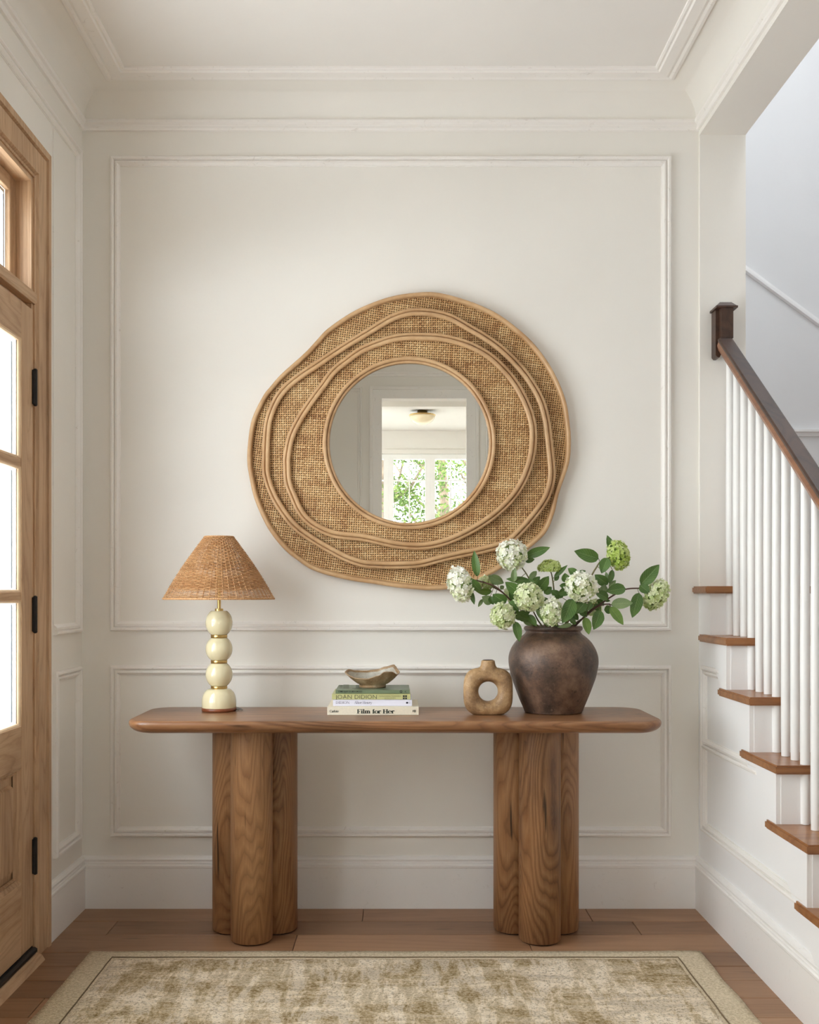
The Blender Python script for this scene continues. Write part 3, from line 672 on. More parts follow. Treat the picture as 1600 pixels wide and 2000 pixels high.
# garden outside the rear windows
bm = bmesh.new(); box(bm, (-14, -30, -.6), (14, RY0 - .1, -.4)); struct('ground', 'pale stone terrace added outside the rear windows to bounce neutral light', 'terrace', bm, plain('pale_bounce_terrace', (.42, .40, .37), .9, var=.15, vs=4), loc=(0, -12, -.4))  # pale ground added for a brighter, neutral bounce into the rear room
M_tleaf = attr_mat('garden_foliage', [(0, (.035, .065, .012)), (.5, (.09, .155, .030)), (1, (.22, .29, .08))], .5, trans=.45)
M_bark = plain('tree_bark', (.14, .10, .07), .9, var=.4, vs=12, bs=.5)
def tree(x, y, h, rad, n, label, dens=1.0):
    tr_ = thing('garden_tree', (x, y, -.4), label, 'tree', 'trees outside the rear windows')
    bm = bmesh.new(); tube(bm, [(x, y, -.4), (x + .1, y, h * .3), (x - .05, y, h * .62), (x, y, h * .8)], lambda t_: .13 * (1 - .75 * t_), 8)
    for k in range(7):
        a = rnd.uniform(0, 6.28); z = h * rnd.uniform(.3, .6); q = Vector((math.cos(a), math.sin(a), .8)) * rad * .7
        tube(bm, [(x, y, z), Vector((x, y, z)) + q * .5, Vector((x, y, z)) + q + Vector((0, 0, .3))], lambda t_: .04 * (1 - .7 * t_), 5)
    obj('trunk', bm, M_bark, tr_)
    V_, F_, T_ = [], [], []
    cl_ = [(x + rnd.gauss(0, rad * .5), y + rnd.gauss(0, rad * .35), h * rnd.uniform(.25, 1.0), rad * rnd.uniform(.22, .42)) for _ in range(34)]
    for _ in range(n):
        cx, cy, cz, cr = rnd.choice(cl_)
        p = Vector((rnd.gauss(0, 1), rnd.gauss(0, 1), rnd.gauss(0, 1))).normalized() * cr * rnd.random() ** .4 + Vector((cx, cy, cz))
        a = Vector((rnd.gauss(0, 1), rnd.gauss(0, 1), rnd.gauss(0, 1))).normalized(); b_ = a.orthogonal().normalized()
        s = rnd.uniform(.022, .038); i0 = len(V_)
        V_.extend([p - a * s, p + b_ * s * .5, p + a * s, p - b_ * s * .5]); F_.append((i0, i0 + 1, i0 + 2, i0 + 3)); T_.append(rnd.random())
    o = pyobj('foliage', V_, F_, M_tleaf, tr_); set_attr(o, T_); o['kind'] = 'stuff'
tree(-.15, -6.6, 4.4, .95, 8000, 'leafy garden tree outside the rear windows, farthest left in the mirror')
tree(.75, -9.6, 6.0, 1.25, 9000, 'leafy garden tree behind the middle rear windows')
tree(1.55, -7.0, 4.4, .95, 8000, 'leafy garden tree outside the rear windows, farthest right')

# ------------------------------------------------------------------ rug
rg = thing('area_rug', (0, 2.4, 0), 'beige woven rug with faded olive patches lying on the plank floor', 'rug')
def slab(x0, x1, ya, yb, z1, wob, bm, nx=90, ny=60):
    g = []
    for j in range(ny + 1):
        row = []
        for i in range(nx + 1):
            u, v_ = i / nx, j / ny
            x = x0 + (x1 - x0) * u; y_ = ya + (yb - ya) * v_
            e = min(u, 1 - u, v_, 1 - v_)
            if e == 0: x += wob * mnoise.noise((x * 6, y_ * 6, 1)); y_ += wob * mnoise.noise((x * 6, y_ * 6, 5))
            row.append(bm.verts.new((x, y_, z1 + .0008 * mnoise.noise((x * 5, y_ * 5, 0)) - (.003 if e == 0 else 0))))
        g.append(row)
    for j in range(ny):
        for i in range(nx): bm.faces.new((g[j][i], g[j][i + 1], g[j + 1][i + 1], g[j + 1][i]))
    loop = g[0] + [r[-1] for r in g[1:]] + g[-1][-2::-1] + [r[0] for r in g[-2:0:-1]]
    low = [bm.verts.new((q.co.x, q.co.y, .0007)) for q in loop]
    for i in range(len(loop)): bm.faces.new((loop[i], loop[(i + 1) % len(loop)], low[(i + 1) % len(loop)], low[i]))
bm = bmesh.new(); slab(-1.0, .984, 1.2, 3.33, .0085, .006, bm); obj('border', bm, M_rugb, rg, smooth=True)
bm = bmesh.new(); slab(-.908, .89, 1.29, 3.258, .0105, .004, bm); obj('field', bm, M_rug, rg, smooth=True)
bm = bmesh.new(); lp = [(-.911, 1.288), (.893, 1.288), (.893, 3.261), (-.911, 3.261)]; pts = []
for i in range(4):
    a, c = Vector(lp[i]), Vector(lp[(i + 1) % 4])
    for k in range(60):
        q = a.lerp(c, k / 60); pts.append((q.x + .0018 * mnoise.noise((q.x * 14, q.y * 14, 3)), q.y + .0018 * mnoise.noise((q.x * 14, q.y * 14, 8)), .0095))
tube(bm, pts, .0022, 5, closed=True); obj('stitched_line', bm, M_thread, rg)

# ------------------------------------------------------------------ console table
TZ = .76
tb = thing('console_table', (0, 3.48, 0), 'wide console table of aged brown wood with two clusters of three round column legs', 'table')
def rrect(x0, x1, ya, yb, r, n=10):
    out = []
    for cx, cy, a0 in ((x1 - r, yb - r, 0), (x0 + r, yb - r, 90), (x0 + r, ya + r, 180), (x1 - r, ya + r, 270)):
        for k in range(n + 1):
            a = R(a0 + 90 * k / n); out.append((cx + r * math.cos(a), cy + r * math.sin(a)))
    return out
bm = bmesh.new(); x0, x1, ya, yb = -.878, .861, 3.262, 3.692
prof = []      # (inset, z)
for k in range(7):
    a = R(90 - 15 * k); prof.append((.012 - .012 * math.cos(a) , TZ - .012 + .012 * math.sin(a)))
for k in range(1, 9):
    a = R(90 * k / 8); prof.append((.052 * (1 - math.cos(a)), TZ - .012 - .031 * math.sin(a)))
rings = []
for ins, z in prof:
    rings.append([bm.verts.new((x, y_, z)) for x, y_ in rrect(x0 + ins, x1 - ins, ya + ins, yb - ins, max(.09 - ins, .02))])
for a, b_ in zip(rings, rings[1:]):
    n = len(a)
    for i in range(n): bm.faces.new((a[i], a[(i + 1) % n], b_[(i + 1) % n], b_[i]))
bm.faces.new(rings[0]); bm.faces.new(rings[-1][::-1])
o = obj('tabletop', bm, M_top, tb, smooth=True); o.modifiers.new('s', 'EDGE_SPLIT').split_angle = R(40)
for (x, y_) in ((-.4925, 3.452), (-.5735, 3.562), (-.4195, 3.562), (.4785, 3.452), (.4035, 3.562), (.5585, 3.562)):
    bm = bmesh.new(); r_ = .0705
    lathe(bm, [(r_ - .010, .0035), (r_ - .004, .0045), (r_, .0085), (r_, TZ - .0435)], (x, y_), 64)
    o = obj('leg', bm, M_leg, tb, loc=(x, y_, .0035)); o.data.shade_smooth(); o.modifiers.new('s', 'EDGE_SPLIT').split_angle = R(50)
    bm = bmesh.new(); lathe(bm, [(r_ - .010, .0008), (r_ - .010, .0037)], (x, y_), 32)
    obj('foot_pad', bm, M_black, o)

# ------------------------------------------------------------------ rattan mirror
mi = thing('wall_mirror', (.05, 3.78, 1.7), 'large round wall mirror in an irregular layered rattan and cane frame', 'mirror')
ring1 = [(487.5,900),(489,865),(496.5,820),(517.5,776),(531,758.5),(552.5,734),(598,693),(621,668.5),(643,645.5),(687.5,615),(731.5,594.5),(776,581),(820,575.5),(845,575),(869,578.8),(902.5,588),(935.5,600),(969,616),(1002.5,640),(1035.5,669.5),(1064.5,706),(1086.5,745.5),(1102,787),(1109,832),(1111,865),(1108,901),(1098,933),(1087.5,963),(1078,1003),(1062,1039),(1031,1068),(1000,1092),(960,1117),(915,1139),(880,1146),(845,1148.5),(820,1147.5),(775,1143),(730,1136),(686,1129.5),(641,1119),(608,1107),(581.5,1089),(560,1071.5),(537.5,1045),(520,1016.5),(501,972),(491,928)]
ring2 = [(519.5,900),(521,854),(525,820),(539,784),(557,759),(586,734.5),(626.5,707.5),(674,676),(719,649),(764,622),(797.5,611),(820,609.6),(847.5,612),(881,621),(915,640),(949,660),(982.5,685),(1016,719),(1039,750),(1057,784),(1067,820),(1071.5,854),(1076,895),(1078,925),(1074,952),(1062,980),(1040,1010),(1018,1035),(990,1059),(945,1073),(900,1082),(860,1091),(820,1101),(775,1103.5),(741,1103),(707.5,1100),(674,1088.5),(640,1070.5),(606,1050),(579,1030),(557,1005),(534,967),(521,929)]
ring3 = [(561,887.5),(568,854),(584,820),(606,786),(631,752.5),(651,725.5),(676,705),(707.5,683),(752.5,665),(786,658),(820,657),(859,659),(892.5,666),(926,678),(960,698.5),(994,732),(1016,764),(1032,797.5),(1041,831),(1042,865),(1036.5,900),(1024,935),(1004,968),(975,998),(940,1024),(900,1046),(860,1061),(820,1067),(775,1064),(741,1057),(707.5,1050),(658,1044.6),(629,1034.5),(604,1019),(586,998.5),(572.5,969),(562,940),(560,906)]
def offset_poly(pts, d):
    out = []; n = len(pts)
    for i in range(n):
        t_ = Vector(pts[(i + 1) % n]) - Vector(pts[i - 1]); nn = Vector((t_.y, -t_.x)).normalized()
        out.append(Vector(pts[i]) + nn * d)
    return out
def poly3(pts, Y): return [P(q[0], q[1], Y) for q in pts]
def pole(name, pts, off, Y, r, m=None):
    s = catmull([Vector(p) for p in pts], 5); s = offset_poly(s, off)
    bm = bmesh.new(); tube(bm, poly3(s, Y), r, 10, closed=True)
    return obj(name, bm, m or M_bamboo, mi, smooth=True)
# in pixel space the traced loops run clockwise on screen; positive offset = outward
pole('outer_rattan_pole', ring1, 0, 3.779, .0085)
pole('outer_rattan_pole', ring1, -2.0, 3.792, .0085)
pole('middle_rattan_pole', ring2, -3.2, 3.756, .0082); pole('middle_rattan_pole', ring2, 4.4, 3.764, .0066)
pole('inner_rattan_pole', ring3, -3.6, 3.738, .0082); pole('inner_rattan_pole', ring3, 4.0, 3.746, .0066)
circ = [(799.5 + 165.5 * math.cos(R(a)), 865.5 + 165.5 * math.sin(R(a))) for a in range(-180, 180, 10)]
pole('glass_rim_pole', circ, 0, 3.737, .0072); 
circ2 = [(799.5 + 158.8 * math.cos(R(a)), 865.5 + 158.8 * math.sin(R(a))) for a in range(-180, 180, 10)]
pole('glass_rim_pole', circ2, 0, 3.746, .0062)
def disc(name, pts, Y, m, th=.004):
    s = catmull([Vector(p) for p in pts], 4); q = poly3(s, Y); bm = bmesh.new()
    A = [bm.verts.new(v_) for v_ in q]; B = [bm.verts.new(v_ + Vector((0, th, 0))) for v_ in q]
    bm.faces.new(A); bm.faces.new(B[::-1])
    for i in range(len(A)): bm.faces.new((A[i], A[(i + 1) % len(A)], B[(i + 1) % len(A)], B[i]))
    return obj(name, bm, m, mi)
disc('backing_board', ring1, 3.793, M_caneback, .012)
disc('backing_board', ring2, 3.772, M_caneback, .014)
disc('backing_board', ring3, 3.754, M_caneback, .014)
g_ = [(799.5 + 161 * math.cos(R(a)), 865.5 + 161 * math.sin(R(a))) for a in range(-180, 180, 6)]
o = disc('mirror_glass', g_, 3.7495, M_mirror, .003)
def inside(p, poly):
    x, y_ = p; c = False; n = len(poly); j = n - 1
    for i in range(n):
        xi, yi = poly[i]; xj, yj = poly[j]
        if (yi > y_) != (yj > y_) and x < (xj - xi) * (y_ - yi) / (yj - yi) + xi: c = not c
        j = i
    return c
def web(outer, inner, Y, ang):
    oc = [(q.x, q.z) for q in poly3(catmull([Vector(p) for p in outer], 3), Y)]
    ic = [(q.x, q.z) for q in poly3(catmull([Vector(p) for p in inner], 3), Y)]
    xs = [p[0] for p in oc]; zz = [p[1] for p in oc]; cx, cz = (min(xs) + max(xs)) / 2, (min(zz) + max(zz)) / 2
    pit = .0084; hw = .285 * pit; V_, F_, T_ = [], [], []; h = .0011
    n = int(.66 / pit); ca, sa = math.cos(R(ang)), math.sin(R(ang))
    rt = [rnd.random() * .6 for _ in range(2 * n + 2)]; ct = [rnd.random() * .6 for _ in range(2 * n + 2)]
    def W(u, v_, d): return (cx + u * ca - v_ * sa, Y - d, cz + u * sa + v_ * ca)
    for i in range(-n, n + 1):
        for j in range(-n, n + 1):
            u, v_ = i * pit, j * pit; q = W(u, v_, 0)
            if not inside((q[0], q[2]), oc) or inside((q[0], q[2]), ic): continue
            s = 1 if (i + j) & 1 else -1
            nz = .5 + .5 * mnoise.noise((q[0] * 22, q[2] * 22, Y * 50))
            for k, (sg, tt) in enumerate(((s, rt[j + n]), (-s, ct[i + n]))):
                i0 = len(V_); e = pit / 2
                if k == 0: V_ += [W(u - e, v_ - hw, 0), W(u - e, v_ + hw, 0), W(u, v_ - hw, h * sg), W(u, v_ + hw, h * sg), W(u + e, v_ - hw, 0), W(u + e, v_ + hw, 0)]
                else: V_ += [W(u + hw, v_ - e, 0), W(u - hw, v_ - e, 0), W(u + hw, v_, h * sg), W(u - hw, v_, h * sg), W(u + hw, v_ + e, 0), W(u - hw, v_ + e, 0)]
                F_ += [(i0, i0 + 2, i0 + 3, i0 + 1), (i0 + 2, i0 + 4, i0 + 5, i0 + 3)]
                val = min(1, max(0, tt * .55 + nz * .45 + rnd.uniform(-.12, .28) + (.12 if sg > 0 else -.18)))
                T_ += [val, val]
    o = pyobj('cane_webbing', V_, F_, M_cane, mi); set_attr(o, T_); o['kind'] = 'stuff'; return o
web(offset_poly(ring1, -2), ring2, 3.789, -8)
web(ring2, ring3, 3.768, 1)
web(ring3, circ, 3.750, -3)

# ------------------------------------------------------------------ lamp
LX, LY = (428 - 777) * 3.56 / F, 3.56
LZ = lambda py: H + (1158 - py) * 3.56 / F
k_ = 3.56 / F
lm = thing('table_lamp', (LX, LY, TZ), 'cream stacked-ball table lamp with conical wicker shade on the left of the console', 'lamp')
def lpart(name, prof, m, seg=64, sm=True, par=None):
    bm = bmesh.new(); lathe(bm, prof, (LX, LY), seg); o = obj(name, bm, m, par or lm, smooth=sm)
    o.modifiers.new('s', 'EDGE_SPLIT').split_angle = R(50); return o
ZB = TZ + .0006
lpart('base_disc', [(.058, ZB), (.0598, ZB + .002), (.0598, ZB + .010), (.0585, ZB + .0115)], M_redwood)
zt = LZ(1344.5); hb = zt - (ZB + .012)
pr = [(.0585, ZB + .0118)] + [(.0593, ZB + .014)] + [(.0593 - .031 * (k / 12) ** 3.0 - .0005 * k, 0) for k in range(0)]
for k in range(1, 15):
    a = R(90 * k / 14); pr.append((.026 + .0335 * math.cos(a) ** .8 if k < 14 else .026, ZB + .028 + (zt - ZB - .028) * math.sin(a)))
lpart('base_dome', pr, M_cream)
rw = 16 * k_
for (ya_, yb__) in ((1339.4, 1344.8), (1289.2, 1295.2), (1239.6, 1245.9)):
    lpart('brass_collar', [(rw - .001, LZ(yb__)), (rw, LZ(yb__) + .001), (rw, LZ(ya_) - .001), (rw - .001, LZ(ya_))], M_brass)
for (ya_, yb__) in ((1295.2, 1339.5), (1245.8, 1289.3), (1193, 1239.8)):
    za, zb = LZ(yb__), LZ(ya_); zc_ = (za + zb) / 2; rr = 26.2 * k_; hh = (zb - za) / 2
    a0 = math.acos(min(1, 15.3 / 26.2)); pr = []
    for k in range(25):
        a = -a0 + 2 * a0 * k / 24; pr.append((rr * math.cos(a), zc_ + hh * math.sin(a) / math.sin(a0)))
    lpart('ceramic_ball', pr, M_cream)
lpart('brass_cap', [(8 * k_, LZ(1193.5)), (8 * k_, LZ(1189)), (7 * k_, LZ(1188.5))], M_brass)
lpart('stem', [(.0062, LZ(1189)), (.0062, 1.215)], M_brass, 24)
lpart('bulb_socket', [(.010, 1.215), (.014, 1.218), (.014, 1.255), (.012, 1.258)], M_brass, 24)
lpart('bulb', [(.011, 1.258), (.014, 1.27), (.026, 1.292), (.029, 1.306), (.025, 1.322), (.014, 1.332), (.002, 1.335)], plain('frosted_bulb', (.85, .84, .80), .3), 24)
SB, STp, RB, RT = 1.150, 1.364, .190, .049
def srad(v_): return RT + (RB - RT) * v_ + .006 * math.sin(math.pi * v_)
V_, F_, T_ = [], [], []; NS, NR = 52, 42
def addtube(pts, r, closed, tint):
    n = len(pts); i0 = len(V_)
    for i in range(n):
        t_ = (pts[(i + 1) % n] - pts[i - 1]) if closed else (pts[min(i + 1, n - 1)] - pts[max(i - 1, 0)]); t_.normalize()
        out = Vector((pts[i].x - LX, pts[i].y - LY, 0)).normalized(); s = t_.cross(out).normalized(); u = s.cross(t_)
        V_.extend([pts[i] + s * r, pts[i] + u * r, pts[i] - s * r, pts[i] - u * r])
    for i in range(n if closed else n - 1):
        a = i0 + 4 * i; b_ = i0 + 4 * ((i + 1) % n); tn = tint()
        for k in range(4): F_.append((a + k, a + (k + 1) % 4, b_ + (k + 1) % 4, b_ + k)); T_.append(tn)
for j in range(NR):
    v_ = (j + .5) / NR; r = srad(v_); z = STp + (SB - STp) * v_
    rt_ = rnd.uniform(.32, .66); amp = .0028; pts = []
    thin = .0016 if v_ > .86 else .0021
    for i in range(NS * 2):
        a = 2 * math.pi * i / (NS * 2); s = amp * math.cos(math.pi * (i / 1.0 + j)) if i % 2 == 0 else 0
        s = amp * (1 if ((i // 2 + j) & 1) else -1) if i % 2 == 0 else 0
        zz = z + rnd.uniform(-.0003, .0003)
        pts.append(Vector((LX + (r + s) * math.cos(a), LY + (r + s) * math.sin(a), zz)))
    addtube(pts, thin, True, lambda: min(1, max(0, rt_ + rnd.uniform(-.16, .16))))
o = pyobj('wicker_weave', V_, F_, M_wick, lm); set_attr(o, T_); o['kind'] = 'stuff'
V_, F_, T_ = [], [], []
for i in range(NS):
    a = 2 * math.pi * i / NS
    addtube([Vector((LX + srad(q / 8) * math.cos(a), LY + srad(q / 8) * math.sin(a), STp + (SB - STp) * q / 8)) for q in range(9)], .0013, False, lambda: .55)
o = pyobj('shade_stakes', V_, F_, M_wick, lm); set_attr(o, T_); o['kind'] = 'stuff'
for (rr, zz, nm) in ((RB, SB, 'shade_bottom_rim'), (RT, STp, 'shade_top_rim')):
    V_, F_, T_ = [], [], []; n = int(rr * 900)
    for i in range(n * 2):     # wrapped binding
        a = math.pi * i / n; rad = .0032 + (.0007 if i & 1 else 0)
        V_.extend([Vector((LX + (rr + rad * math.cos(q)) * math.cos(a), LY + (rr + rad * math.cos(q)) * math.sin(a), zz + rad * math.sin(q))) for q in [k * math.pi / 3 for k in range(6)]])
    for i in range(n * 2):
        x_ = 6 * i; y2 = 6 * ((i + 1) % (n * 2))
        for k in range(6): F_.append((x_ + k, x_ + (k + 1) % 6, y2 + (k + 1) % 6, y2 + k)); T_.append(.3 + .5 * rnd.random())
    o = pyobj(nm, V_, F_, M_wick, lm); set_attr(o, T_)
lpart('shade_fitter', [(.005, 1.3585), (.048, 1.3585), (.048, 1.3615), (.005, 1.3615)], M_brass, 12, False)
bm = bmesh.new(); tube(bm, catmull([(LX + .05, LY + .03, TZ + .006), (LX + .066, LY + .01, TZ + .003), (LX + .074, LY - .002, TZ + .009), (LX + .080, LY + .005, TZ + .003), (LX + .072, LY + .03, TZ + .003), (LX + .03, LY + .12, TZ + .003)], 6, False), .0018, 8)
obj('cord', bm, plain('clear_grey_cord', (.35, .34, .33), .25), lm, smooth=True)

# ------------------------------------------------------------------ lettering
def text_mesh(body, size, bold=0.0, spacing=1.0):
    cu = bpy.data.curves.new('lettering', 'FONT'); cu.body = body; cu.size = size; cu.offset = bold; cu.space_character = spacing
    cu.resolution_u = 3
    o = bpy.data.objects.new('tmp', cu); COL.objects.link(o); dg = bpy.context.evaluated_depsgraph_get()
    me = bpy.data.meshes.new_from_object(o.evaluated_get(dg)); bpy.data.objects.remove(o); bpy.data.curves.remove(cu)
    return me
def place_text(body, px0, px1, pyb, pyt, Y, m, parent, bold=0.0, spacing=1.0, zwords=None):
    """fits the word between two x on the spine plane (Y) and between baseline and cap height"""
    me = text_mesh(body, 1.0, bold, spacing)
    xs = [q.co.x for q in me.vertices]; ys = [q.co.y for q in me.vertices]
    a, c = P(px0, pyb, Y), P(px1, pyt, Y)
    sx = (c.x - a.x) / (max(xs) - min(xs)); cap = .72 if body.isupper() or any(ch.isupper() for ch in body) else max(ys)
    sy = (c.z - a.z) / max(ys)
    x0_ = min(xs)
    for q in me.vertices:
        x_, y_ = q.co.x, q.co.y; q.co = (a.x + (x_ - x0_) * sx, Y, a.z + y_ * sy)
    return link_mesh('lettering', me, m, parent)
# serif letters drawn from strokes
def glyph(ch, T, t):
    q = []          # list of quads strips: polylines with widths
    def V(x, y0, y1): q.append([((x, y0), T), ((x, y1), T)])
    def Hh(x0, x1, y, w=None): q.append([((x0, y), w or t), ((x1, y), w or t)])
    def S(x, y, w): q.append([((x - w / 2, y), t), ((x + w / 2, y), t)])
    def Ln(x0, y0, x1, y1, w): q.append([((x0, y0), w), ((x1, y1), w)])
    def A(cx, cy, rx, ry, a0, a1, n=14):
        pl = []
        for k in range(n + 1):
            a = R(a0 + (a1 - a0) * k / n); pl.append(((cx + rx * math.cos(a), cy + ry * math.sin(a)), t + (T - t) * abs(math.cos(a)) ** 1.3))
        q.append(pl)
    s = T + .12; c = .70 - t / 2; b_ = t / 2; xh = .48
    if ch == 'F': V(.14, 0, .70); S(.14, b_, s + .04); Hh(.02, .48, c); Hh(.14, .36, .36); Ln(.48, c + t / 2, .48, .55, t * 1.3); Ln(.36, .28, .36, .44, t * 1.3); w = .56
    elif ch == 'H': V(.14, 0, .70); V(.56, 0, .70); [S(x, y, s + .02) for x in (.14, .56) for y in (b_, c)]; Hh(.14, .56, .36); w = .72
    elif ch == 'D': V(.14, 0, .70); Hh(.02, .30, b_); Hh(.02, .30, c); A(.28, .35, .30, .35 - t / 2, -90, 90); w = .68
    elif ch == 'I': V(.14, 0, .70); S(.14, b_, s + .02); S(.14, c, s + .02); w = .30
    elif ch == 'O': A(.36, .35, .31, .35 - t / 2, 0, 360, 28); w = .74
    elif ch == 'N': Ln(.12, 0, .12, .70, t); Ln(.60, 0, .60, .70, t); Ln(.10, .70, .60, .02, T); S(.12, b_, .2); S(.08, c, .16); S(.60, c, .2); w = .72
    elif ch == 'A': Ln(.06, 0, .32, .70, t); Ln(.32, .70, .58, 0, T); Hh(.15, .47, .24); S(.06, b_, .18); S(.58, b_, .22); w = .66
    elif ch == 'C': A(.36, .35, .31, .35 - t / 2, 48, 312, 24); Ln(.57, .5, .57, .66, t * 1.2); w = .66
    elif ch == 'i': V(.12, 0, xh); S(.12, b_, s); Hh(.02, .12, xh - b_); A(.12, .63, .025, .03, 0, 360, 10); w = .27
    elif ch == 'l': V(.12, 0, .72); S(.12, b_, s); Hh(.02, .12, .70); w = .27
    elif ch in 'mn':
        V(.12, 0, xh); S(.12, b_, s); Hh(.02, .12, xh - b_)
        for x in ((.12, .38) if ch == 'm' else (.12,)):
            A(x + .14, .30, .12, .17, 0, 165); V(x + .26, 0, .31); S(x + .26, b_, s - .02)
        w = .80 if ch == 'm' else .54
    elif ch == 'f': V(.14, 0, .56); S(.14, b_, s + .02); Hh(.02, .28, xh - b_); A(.26, .56, .12, .13, 60, 180); w = .32
    elif ch == 't': V(.12, .08, .60); Hh(.01, .26, xh - b_); A(.22, .10, .10, .09, 180, 320); w = .32
    elif ch == 'r': V(.12, 0, xh); S(.12, b_, s); Hh(.02, .12, xh - b_); A(.26, .30, .14, .16, 70, 170); A(.32, .42, .03, .035, 0, 360, 10); w = .40
    elif ch == 'o': A(.25, .24, .20, .24 - t / 2, 0, 360, 24); w = .50
    elif ch == 'e': A(.25, .24, .20, .24 - t / 2, 0, 318, 22); Hh(.07, .44, .27); w = .49
    elif ch == 'a': V(.34, .02, .34); A(.22, .34, .12, .12, 0, 160); A(.20, .13, .13, .12, 0, 360, 16); S(.39, b_, .14); w = .47
    elif ch == 'y': Ln(.06, xh, .26, .02, T); Ln(.46, xh, .20, -.18, t); S(.06, xh - b_, .2); S(.46, xh - b_, .16); A(.16, -.17, .05, .04, 0, 360, 8); w = .50
    else: w = .26
    return q, w
def serif_text(body, px0, px1, pyb, pyt, Y, m, parent, T=.13, t=.035, track=.02):
    V_, F_ = [], []; x = 0
    for ch in body:
        if ch == ' ': x += .26; continue
        strokes, w_ = glyph(ch, T, t)
        for pl in strokes:
            n = len(pl); i0 = len(V_)
            for i, ((a, c), wd) in enumerate(pl):
                p0 = Vector(pl[max(0, i - 1)][0]); p1 = Vector(pl[min(n - 1, i + 1)][0]); d = (p1 - p0).normalized(); nn = Vector((-d.y, d.x)) * wd / 2
                V_.append((x + a + nn.x, c + nn.y)); V_.append((x + a - nn.x, c - nn.y))
            for i in range(n - 1): F_.append((i0 + 2 * i, i0 + 2 * i + 1, i0 + 2 * i + 3, i0 + 2 * i + 2))
        x += w_ + track
    mx_ = max(p[0] for p in V_); mn_ = min(p[0] for p in V_)
    a, c = P(px0, pyb, Y), P(px1, pyt, Y); sx = (c.x - a.x) / (mx_ - mn_); sy = (c.z - a.z) / .72
    return pyobj('lettering', [(a.x + (p[0] - mn_) * sx, Y, a.z + p[1] * sy) for p in V_], F_, m, parent)

# ------------------------------------------------------------------ books
M_page = plain('book_pages', (.80, .76, .66), .8, var=.06, vs=90)
M_ink = plain('dark_green_ink', (.018, .030, .020), .6)
M_inkb = plain('blue_black_ink', (.040, .045, .085), .6)
M_inkk = plain('black_ink', (.025, .025, .022), .6)
M_inkg = plain('olive_ink', (.17, .18, .09), .6)
M_inkp = plain('grey_green_print', (.14, .17, .12), .6)
def book(label, px0, px1, Yf, zb, th, depth, cover, rise_back=0.0, skew=0.0):
    x0, x1 = (px0 - 777) * Yf / F, (px1 - 777) * Yf / F
    bk = thing('book', ((x0 + x1) / 2, Yf, zb), label, 'book', 'books stacked on the console table')
    ct = .0016
    bm = bmesh.new(); sk = lambda y_: skew * (y_ - Yf)
    def bx(a, c):
        vs = box(bm, a, c, 0)
        for q in vs: q.co.x += sk(q.co.y)
    bx((x0, Yf, zb + .0003), (x1, Yf + .003, zb + th - .0003)); bx((x0, Yf + .003, zb + .0003), (x1, Yf + depth, zb + ct)); bx((x0, Yf + .003, zb + th - ct), (x1, Yf + depth, zb + th - .0003))
    o = obj('cover', bm, cover, bk)
    md = o.modifiers.new('b', 'BEVEL'); md.width = .0006; md.segments = 2; md.limit_method = 'ANGLE'
    bm = bmesh.new(); vs = box(bm, (x0 + .003, Yf + .0035, zb + ct + .0001), (x1 - .003, Yf + depth - .004, zb + th - ct - .0001))
    for q in vs: q.co.x += sk(q.co.y)
    obj('pages', bm, M_page, bk)
    return bk, x0, x1
E = .0005
th4 = [.0272, .0205, .0185, .0128]; zb4 = [TZ + .0004]
for q in th4[:-1]: zb4.append(zb4[-1] + q)
Y1, Y2, Y3, Y4 = 3.431, 3.461, 3.476, 3.491
M_bk1 = plain('cream_book_cloth', (.80, .74, .60), .6, var=.04, vs=150, bs=.1)
b1, *_ = book('thick cream book with large dark green serif title, bottom of the stack', 639.4, 818, Y1, zb4[0], th4[0], .245, M_bk1)
b2, *_ = book('thin lavender white book, second from the bottom of the stack', 650.5, 805, Y2, zb4[1], th4[1], .215, plain('lavender_white_cover', (.72, .71, .82), .4, var=.02))
b3, *_ = book('yellow-green book with wide black capitals, third in the stack', 648.5, 802, Y3, zb4[2], th4[2], .20, plain('yellow_green_cover', (.50, .49, .22), .4, var=.04))
b4, *_ = book('sage green paperback on top of the stack under the bowl', 655.6, 800, Y4, zb4[3], th4[3], .195, plain('sage_green_cover', (.155, .205, .125), .38, var=.05))
serif_text('Film for Her', 697, 771, 1393.6, 1385.0, Y1 - E, M_ink, b1, .17, .05, -.02)
serif_text('Carlote', 644, 662, 1391.4, 1386.6, Y1 - E, M_ink, b1, .17, .06, -.01)
def glyph_quads(polys, Y, m, parent):
    V_, F_ = [], []
    for pl in polys:
        i0 = len(V_); V_ += [P(a, c, Y) for a, c in pl]; F_.append(tuple(range(i0, i0 + len(pl))))
    return pyobj('spine_emblem', V_, F_, m, parent)
def arcq(cx, cy, r, w_, a0, a1, n=12):
    out = []
    for k in range(n):
        p, q = R(a0 + (a1 - a0) * k / n), R(a0 + (a1 - a0) * (k + 1) / n)
        out.append([(cx + (r + s * w_ / 2) * math.cos(z), cy + (r + s * w_ / 2) * math.sin(z)) for z, s in ((p, -1), (q, -1), (q, 1), (p, 1))])
    return out
rq = lambda a, c, d, e: [(a, e), (d, e), (d, c), (a, c)]
glyph_quads([rq(806.2, 1386.8, 807.6, 1391), rq(806.2, 1386.8, 808.6, 1387.5), rq(806.8, 1388.6, 808.4, 1389.4), rq(809, 1386.8, 810.2, 1391)] + arcq(810, 1388.9, 1.9, 1.2, -90, 90), Y1 - E, M_ink, b1)
serif_text('DIDION', 656, 683, 1374.6, 1369.6, Y2 - E, M_inkb, b2, .09, .03, .0)
serif_text('Alter Henry', 692, 727, 1374.8, 1369.4, Y2 - E, M_inkb, b2, .09, .03, .0)
